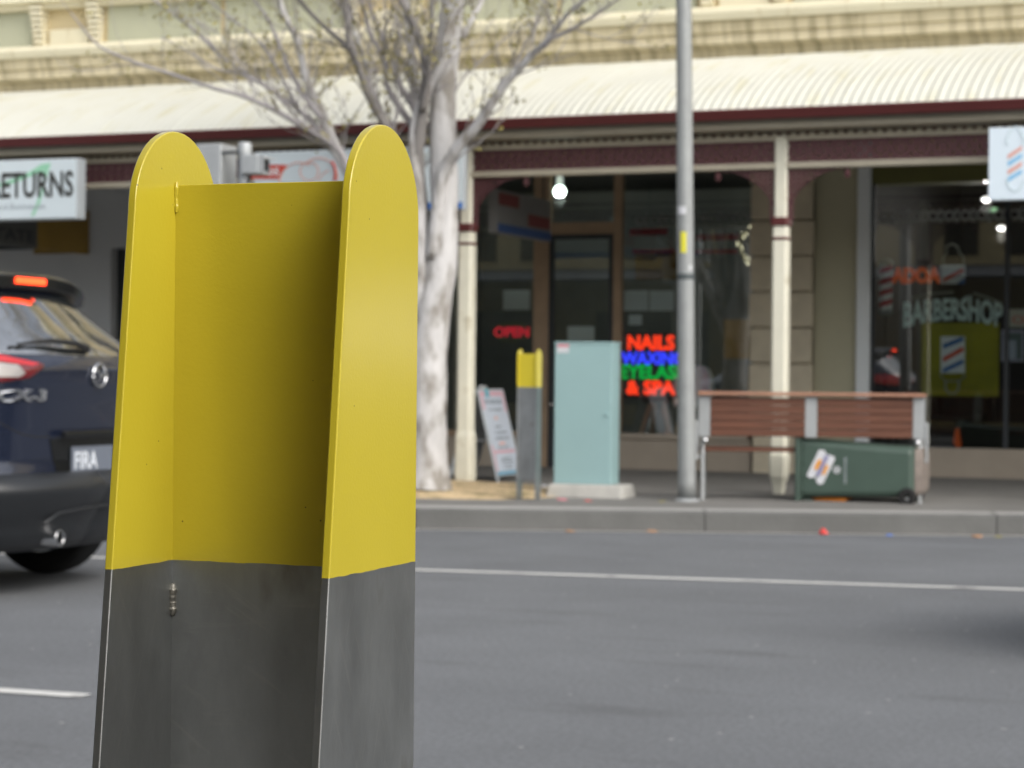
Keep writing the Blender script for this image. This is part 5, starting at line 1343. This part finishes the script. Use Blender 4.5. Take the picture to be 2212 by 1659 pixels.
def t_of_x(x, z):
    r, f = lerp_tab(T_R, z), lerp_tab(T_F, z); cr, cf = min(.60, (f-r)*.3), min(1.0, (f-r)*.38)
    return 1+(x-r-cr)/(f-cf-r-cr)
def patch(poly_tz, off=.004, th=.004, side=1, dt=.03, dz=.03, dome=0.0):
    """closed thin shell laid over the car skin; poly in (t, z)"""
    bm = bmesh.new(); vs = [bm.verts.new((t, z, 0)) for t, z in poly_tz]; bm.faces.new(vs)
    ts = [p[0] for p in poly_tz]; zs = [p[1] for p in poly_tz]
    def cut(co, no):
        g = list(bm.verts)+list(bm.edges)+list(bm.faces); bmesh.ops.bisect_plane(bm, geom=g, plane_co=co, plane_no=no)
    t = math.ceil(min(ts)/dt)*dt
    while t < max(ts): cut((t, 0, 0), (1, 0, 0)); t += dt
    z = math.ceil(min(zs)/dz)*dz
    while z < max(zs): cut((0, z, 0), (0, 1, 0)); z += dz
    bmesh.ops.remove_doubles(bm, verts=bm.verts, dist=1e-5)
    bnd = {v for e in bm.edges if len(e.link_faces) == 1 for v in e.verts}
    inner = {v: carP(v.co.x, v.co.y, off-th, side) for v in bm.verts}
    outer = {v: carP(v.co.x, v.co.y, off+(dome if v not in bnd else 0), side) for v in bm.verts}
    mb = MB(); vl = list(bm.verts); idx = {v: i for i, v in enumerate(vl)}; n = len(vl)
    mb.v = [tuple(outer[v]) for v in vl]+[tuple(inner[v]) for v in vl]
    for f in bm.faces: mb.f.append(tuple(idx[v] for v in f.verts))
    for e in bm.edges:
        if len(e.link_faces) == 1:
            a, b = idx[e.verts[0]], idx[e.verts[1]]; mb.f.append((a, b, b+n, a+n))
    bm.free(); return mb
def yz(pts): return [(t_of_y(y, z), z) for y, z in pts]
def make_car(label, loc, rz):
    car = thing('car', label, 'car', loc, rz, 'dark cars on the road')
    wx = (.80, 3.37); wr = .335
    zs = sorted(set([round(.22+.02*i, 3) for i in range(70)]+[1.57, 1.575, 1.583, 1.587])); zs = [z for z in zs if z <= 1.587]
    tcs = [i/26 for i in range(27)]+[1+i/70 for i in range(1, 71)]+[2+i/26 for i in range(1, 27)]
    mb = MB()
    for side in (1, -1):
        g = [[carP(t, z, 0, side) for t in tcs] for z in zs]
        n0 = len(mb.v); nc = len(tcs)
        mb.v += [tuple(p) for row in g for p in row]
        for j in range(len(zs)-1):
            for i in range(nc-1):
                c = (g[j][i]+g[j+1][i+1])*.5
                if any((c.x-w)**2+(c.z-wr)**2 < .385**2 for w in wx) and abs(c.y) > .55: continue
                mb.f.append((n0+j*nc+i, n0+j*nc+i+1, n0+(j+1)*nc+i+1, n0+(j+1)*nc+i))
    n0 = len(mb.v); r_, f_ = T_R[-1][1], T_F[-1][1]
    top = [carP(t, 1.587, 0, 1) for t in tcs]
    mb.v += [tuple(p) for p in top]+[(p.x, -p.y, 1.587) for p in top]+[(p.x, 0, 1.595) for p in top]
    nc = len(tcs)
    for i in range(nc-1):
        mb.f.append((n0+i, n0+i+1, n0+2*nc+i+1, n0+2*nc+i)); mb.f.append((n0+nc+i, n0+nc+i+1, n0+2*nc+i+1, n0+2*nc+i))
    b_ = part('body', mb, M['carpaint'], car, world=False)
    bm = bmesh.new(); bm.from_mesh(b_.data); bmesh.ops.remove_doubles(bm, verts=bm.verts, dist=.0008); bmesh.ops.recalc_face_normals(bm, faces=bm.faces); bm.to_mesh(b_.data); bm.free()
    for p in b_.data.polygons: p.use_smooth = True
    # floor pan and wheel-well linings
    mb = MB(); mb.box(.25, 4.0, -.70, .70, .22, .30); mb.box(1.25, 2.95, -.80, .80, .222, .30)
    part('underbody', mb, M['rubber'], car, world=False)
    for w in wx:
        for s in (-1, 1):
            mb = MB(); prof = []
            nk = 20; vs = []
            for k in range(nk+1):
                a = R(-20+220*k/nk)
                for yy in (.50, .872): vs.append((w+.383*math.cos(a), s*yy, wr+.383*math.sin(a)))
            fs = [(2*k, 2*k+1, 2*k+3, 2*k+2) for k in range(nk)]+[tuple(2*k for k in range(nk+1))]
            mb.add(vs, fs); part('wheel_well', mb, M['rubber'], car, world=False)
            mb = MB(); vs = []
            for k in range(nk+1):
                a = R(-18+216*k/nk)
                for rr, yy in ((.375, .86), (.375, .905), (.43, .905), (.445, .875)): vs.append((w+rr*math.cos(a), s*yy, wr+rr*math.sin(a)))
            fs = [(4*k+q, 4*k+q+1, 4*k+5+q, 4*k+4+q) for k in range(nk) for q in range(3)]
            mb.add(vs, fs); part('arch_trim', mb, M['clad'], car, world=False, smooth=True)
            wh = thing('wheel', None, None, (w, s*.76, wr)); wh.parent = car
            mb = MB(); prof = [(.215, -.10), (.30, -.107), (.325, -.09), (.335, -.06), (.335, .06), (.325, .09), (.30, .107), (.215, .10)]
            mb.lathe(prof, lambda p, q, h: (p, h, q), 40); part('tyre', mb, M['rubber'], wh, world=False, smooth=True)
            mb = MB(); o_ = s*.075
            mb.lathe([(.222, -.09), (.225, .09), (.21, .095)], lambda p, q, h: (p, h*s, q), 32)
            for k in range(5):
                a = 2*math.pi*k/5
                for da in (-.13, .13):
                    c, s2 = math.cos(a+da), math.sin(a+da); c0_, s0_ = math.cos(a), math.sin(a)
                    mb.tube([(c0_*.05, o_, s0_*.05), (c*.216, o_*1.05, s2*.216)], .017, 6)
            mb.lathe([(.0001, .02), (.06, .01), (.06, -.03)], lambda p, q, h: (p, o_+h*s, q), 16)
            part('rim', mb, M['steel'], wh, world=False, smooth=True)
    # cladding: lower bumper with ledge, sills
    def clad_rear(side):
        pts = [(0, .24), (1.02, .24), (1.02, .585), (.6, .60), (0, .60)]
        mb = patch(pts, off=.02, th=.03, side=side, dt=.04, dz=.03)
        out = []
        for (x, y, z) in mb.v:
            k = max(0, min(1, (z-.36)/.16)) if z < .545 else max(0, 1-(z-.545)/.05); out.append((x-.06*k*(1 if x < .5 else .2), y, z))
        mb.v = out; return mb
    for s in (1, -1): part('bumper', clad_rear(s), M['clad'], car, world=False, smooth=True)
    for s in (1, -1):
        part('sill', patch([(t_of_x(1.27, .3), .22), (t_of_x(2.93, .3), .22), (t_of_x(2.93, .38), .38), (t_of_x(1.27, .38), .38)], .012, .02, s, .06, .04), M['clad'], car, world=False)
        part('bumper', patch([(2.25, .24), (3.0, .24), (3.0, .52), (2.25, .45)], .012, .02, s, .05, .05), M['clad'], car, world=False)
        part('grille', patch([(2.74, .56), (3.0, .55), (3.0, .80), (2.70, .80)], .006, .008, s, .05, .05), M['blackgloss'], car, world=False)
        part('headlight', patch([(2.36, .80), (2.70, .76), (2.68, .86), (2.40, .93)], .006, .008, s, .04, .03), M['lampclear'], car, world=False)
        # glass
        part('rear_window', patch(yz([(0, 1.165), (.62, 1.175), (.72, 1.19), (.59, 1.465), (0, 1.475)]), .004, .006, s, .04, .03), M['carglass'], car, world=False, smooth=True)
        part('windscreen', patch([(2.22, 1.14), (3.0, 1.13), (3.0, 1.50), (2.22, 1.48)], .004, .006, s, .05, .04), M['carglass'], car, world=False, smooth=True)
        for x0, x1, z0, z1 in ((.98, 1.60, 1.15, 1.46), (1.66, 2.62, 1.14, 1.48)):
            part('side_window', patch([(t_of_x(x0, z0), z0), (t_of_x(x1, z0), z0), (t_of_x(min(x1, 2.25), z1), z1), (t_of_x(x0+.05, z1), z1)], .004, .006, s, .05, .04), M['carglass'], car, world=False, smooth=True)
        # seams
        seam = [(.81, 1.055), (.78, .98), (.72, .90), (.62, .83), (.53, .79), (.44, .775), (.34, .775)]
        mb = MB(); mb.tube([carP(t_of_y(y, z), z, .0, s) for y, z in seam], .0035, 5); part('hatch_seam', mb, M['rubber'], car, world=False)
        for x in (1.63, 2.72):
            mb = MB(); mb.tube([carP(t_of_x(x, z), z, 0, s) for z in (.42, .6, .8, 1.0, 1.12)], .0035, 5); part('door_seam', mb, M['rubber'], car, world=False)
        mb = MB(); mb.tube([carP(t_of_x(1.72, .98), .98, .02, s), carP(t_of_x(1.90, .98), .98, .03, s), carP(t_of_x(1.95, .98), .98, .015, s)], .011, 6); part('door_handle', mb, M['carpaint'], car, world=False)
        # crease above the plate area
        # tail light
        tl = patch(yz([(.42, 1.115), (.52, 1.055), (.68, 1.03)])+[(.85, 1.03), (1.06, 1.06), (1.10, 1.14), (.88, 1.19)]+yz([(.66, 1.168)]), .010, .014, s, .03, .02, dome=.004)
        tlo = part('tail_light', tl, M['lampdark'], car, world=False, smooth=True)
        part('lens', patch(yz([(.45, 1.120), (.50, 1.108), (.70, 1.138)])+[(.85, 1.155), (1.08, 1.12), (1.09, 1.135), (.88, 1.186)]+yz([(.66, 1.163)]), .0165, .003, s, .03, .02), M['lampred'], tlo, world=False)
        part('lens', patch(yz([(.545, 1.078), (.58, 1.060), (.705, 1.060), (.725, 1.128), (.58, 1.112)]), .0165, .003, s, .03, .02), M['lampclear'], tlo, world=False)
        part('lens', patch(yz([(.735, 1.055)])+[(.84, 1.052), (.98, 1.09), (.98, 1.13), (.84, 1.142)]+yz([(.745, 1.128)]), .0165, .003, s, .03, .02), M['lampred'], tlo, world=False)
        part('reflector', patch(yz([(.70, .37), (.80, .365)])+[(.90, .37), (.90, .47)]+yz([(.76, .46)]), .026, .008, s, .03, .03), M['lampred'], car, world=False)
        mir = MB(); mir.lathe([(.0001, -1), (.5, -.87), (.87, -.5), (1, 0), (.87, .5), (.5, .87), (.0001, 1)], lambda p, q, h: (2.50+p*.06, s*(.93+h*.09), 1.15+q*.07), 12); part('wing_mirror', mir, M['carpaint'], car, world=False, smooth=True)
    # plate recess and plate
    for s in (1, -1):
        part('plate_recess', patch(yz([(0, .60), (.30, .60), (.345, .765), (0, .765)]), .004, .006, s, .05, .03), M['blackgloss'], car, world=False)
    xr = lerp_tab(T_R, .67)-.006
    mb = MB(); mb.box(xr-.008, xr-.002, -.186, .186, .588, .722); pl_ = part('licence_plate', mb, M['platebg'], car, world=False, bevel=.002)
    tm = text_mb('FIRA', lambda u, v, w: (xr-.0085-w, .160-u, .612+v), fit=(.20, .085), bold=.01); part('lettering', tm, M['plateletter'], pl_, world=False)
    mb = MB(); mb.box(.0, .03, -.30, .30, .772, .80); part('hatch_handle', mb, M['blackgloss'], car, world=False, bevel=.008)
    # badge ring (winged circle) and model lettering
    zb = 1.073; xb = lerp_tab(T_R, zb)-.012
    mb = MB()
    mb.tube([(xb, .052*math.cos(R(a))*1.12, zb+.056*math.sin(R(a))) for a in range(0, 361, 12)], .0075, 8)
    mb.tube([(xb-.002, .054, zb+.018), (xb-.005, .030, zb+.022), (xb-.008, 0, zb-.014), (xb-.005, -.030, zb+.022), (xb-.002, -.054, zb+.018)], [.004, .008, .007, .008, .004], 8)
    part('badge', mb, M['chrome'], car, world=False, smooth=True)
    def badge_map(u, v, w):
        y = .672-u; z = .945+v; p = carP(t_of_y(y, z), z, .003+w, 1); return tuple(p)
    part('lettering', text_mb('CX-3', badge_map, fit=(.27, .060), bold=.045, ext=.007), M['chrome'], car, world=False)
    # spoiler
    mb = MB(); ny = 30; vs = []
    for k in range(ny+1):
        q = -1+2*k/ny; a = abs(q)
        y = q*.655; dr = .035*a**5+.016*a**2
        xe = .415+.05*a**2+.06*a**8
        prof = [(xe+.30, 1.555-.05*a**4-dr*.2), (xe+.15, 1.588-.045*a**3-dr*.4), (xe+.02, 1.580-.05*a**3-dr), (xe, 1.568-.05*a**3-dr), (xe+.005, 1.510-.02*a**2-dr*1.1), (xe+.07, 1.475-.01*a**2-dr), (xe+.20, 1.45-.01*a**2-dr)]
        vs += [(x, y, z) for x, z in prof]
    m7 = 7
    fs = [(k*m7+i, k*m7+(i+1) % m7, (k+1)*m7+(i+1) % m7, (k+1)*m7+i) for k in range(ny) for i in range(m7)]+[tuple(range(m7)), tuple(ny*m7+i for i in range(m7-1, -1, -1))]
    mb.add(vs, fs); spo = part('spoiler', mb, M['blackgloss'], car, world=False, smooth=False, bevel=.006)
    mb = MB(); vs = []
    for k in range(9):
        y = -.125+.25*k/8; mb2 = .410+.02*(y/.65)**2
        vs += [(mb2, y, 1.527), (mb2-.004, y, 1.533), (mb2-.004, y, 1.551), (mb2, y, 1.557), (mb2+.012, y, 1.557), (mb2+.012, y, 1.527)]
    fs = [(k*6+i, k*6+(i+1) % 6, (k+1)*6+(i+1) % 6, (k+1)*6+i) for k in range(8) for i in range(6)]+[tuple(range(6)), tuple(48+i for i in range(5, -1, -1))]
    mb.add(vs, fs); part('brake_light', mb, M['brake'], spo, world=False)
    # wiper
    mb = MB(); w0 = carP(0, 1.19, .03, 1)
    mb.tube([carP(t_of_y(.02, 1.185), 1.185, .02), carP(t_of_y(.10, 1.20), 1.20, .035), carP(t_of_y(.28, 1.215), 1.215, .03), carP(t_of_y(.50, 1.20), 1.20, .02)], [.022, .016, .012, .007], 8)
    mb.tube([carP(t_of_y(.08, 1.19), 1.19, .012), carP(t_of_y(.55, 1.195), 1.195, .012)], .006, 6)
    part('wiper', mb, M['rubber'], car, world=False, smooth=True)
    # exhaust
    mb = MB(); mb.lathe([(.028, .20), (.028, 0), (.036, -.006), (.042, 0), (.042, .20)], lambda p, q, h: (.03+h, .30+p, .285+q), 24); part('exhaust_tip', mb, M['chrome'], car, world=False, smooth=True)
    mb = MB(); mb.lathe([(.0001, .06), (.028, .06)], lambda p, q, h: (.03+h, .30+p, .285+q), 16); part('exhaust_bore', mb, M['rubber'], car, world=False)
    mb = MB(); mb.tube([(.20, .30, .285), (.45, .25, .27)], .03, 8); mb.tube([(.14, -.02, .24), (.16, .12, .27)], .014, 8); part('exhaust_pipe', mb, M['steel'], car, world=False)
    mb = MB(); mb.tube([(.04, .42, .36), (.02, .33, .405), (.0, .15, .42), (-.002, 0, .425), (.0, -.15, .42), (.02, -.33, .405), (.04, -.42, .36)], .010, 8); part('diffuser_lip', mb, M['clad'], car, world=False, smooth=True)
    return car
car = make_car('dark navy hatchback with lit brake light and black spoiler behind the large bollard', (-5.78, 9.06, 0), math.pi)

# second car, just outside the right edge: only its soft shade reaches the picture
c2 = copy_tree(car)
c2['label'] = 'second dark navy hatchback on the road beyond the right of the view'

# ================================================================ LIGHT
w = bpy.data.worlds.new('World'); scene.world = w; w.use_nodes = True
nt = w.node_tree; N_ = nt.nodes; L_ = nt.links
bg = N_['Background']
sky = N_.new('ShaderNodeTexSky'); sky.sky_type = 'NISHITA'; sky.sun_disc = False
SUN_EL, SUN_AZ = R(52), R(62)      # azimuth measured from +Y towards +X is sun_rotation
SUN_DIR = Vector((.82, -.46, .76)).normalized()
sky.sun_elevation = math.asin(SUN_DIR.z); sky.sun_rotation = math.atan2(SUN_DIR.x, SUN_DIR.y)
sky.air_density = 1.2; sky.dust_density = 4.0; sky.ozone_density = 1.0
hs = N_.new('ShaderNodeHueSaturation'); hs.inputs['Saturation'].default_value = .32
L_.new(sky.outputs[0], hs.inputs['Color'])
# cloud cover: soft noise that evens and whitens the sky
tc = N_.new('ShaderNodeTexCoord'); nz = N_.new('ShaderNodeTexNoise'); nz.inputs['Scale'].default_value = 2.6; nz.inputs['Detail'].default_value = 7; nz.inputs['Roughness'].default_value = .55
mp = N_.new('ShaderNodeMapping'); mp.inputs['Scale'].default_value = (1, 1, 2.2); L_.new(tc.outputs['Generated'], mp.inputs['Vector']); L_.new(mp.outputs[0], nz.inputs['Vector'])
rmp = N_.new('ShaderNodeMapRange'); rmp.inputs['From Min'].default_value = .35; rmp.inputs['From Max'].default_value = .65; rmp.inputs['To Min'].default_value = .75; rmp.inputs['To Max'].default_value = 1.5
L_.new(nz.outputs['Fac'], rmp.inputs['Value'])
sc_ = N_.new('ShaderNodeVectorMath'); sc_.operation = 'SCALE'; L_.new(hs.outputs[0], sc_.inputs[0]); L_.new(rmp.outputs[0], sc_.inputs['Scale'])
L_.new(sc_.outputs[0], bg.inputs['Color']); bg.inputs['Strength'].default_value = .15
sl = bpy.data.lights.new('sun', 'SUN'); sl.energy = .9; sl.angle = R(40); sl.color = (1, .95, .87)
so = bpy.data.objects.new('sun', sl); COL.objects.link(so); so.rotation_euler = (-SUN_DIR).to_track_quat('-Z', 'Y').to_euler(); so.location = (10, -10, 20)

def lamp(name, px, py, N, e, colr, drop=.09):
    q = W(px, py, N); l = bpy.data.lights.new(name, 'POINT'); l.energy = e; l.color = colr; l.shadow_soft_size = .06
    o = bpy.data.objects.new(name, l); COL.objects.link(o); o.location = (q[0], N, q[1]-drop)
lamp('pendant_light', 1209, 413, 20.6, 45, (.9, 1, .92))
lamp('downlight_glow', 2131, 430, 21.0, 12, (1, .95, .9)); lamp('downlight_glow', 2163, 492, 22.5, 12, (1, .95, .9))

# ================================================================ CAMERA
cd = bpy.data.cameras.new('camera'); cam = bpy.data.objects.new('camera', cd); COL.objects.link(cam); scene.camera = cam
cd.sensor_width = 36; cd.lens = 36*FOC/2212; cd.clip_start = .05; cd.clip_end = 1200
cam.matrix_world = Matrix.Translation((0, 0, CAMZ)) @ Matrix.Rotation(YAW, 4, 'Z') @ Matrix.Rotation(math.pi/2-(CY-HZ)/FOC, 4, 'X') @ Matrix.Rotation(ROLL, 4, 'Z')
cd.dof.use_dof = True; cd.dof.focus_distance = 1.40; cd.dof.aperture_fstop = 20.0
c2.location = (3.30, 9.0, 0)

scene.view_settings.view_transform = 'Standard'; scene.view_settings.look = 'None'; scene.view_settings.gamma = 1
scene.view_settings.exposure = 0.45
scene.cycles.use_denoising = True
scene.cycles.max_bounces = 8; scene.cycles.transparent_max_bounces = 12
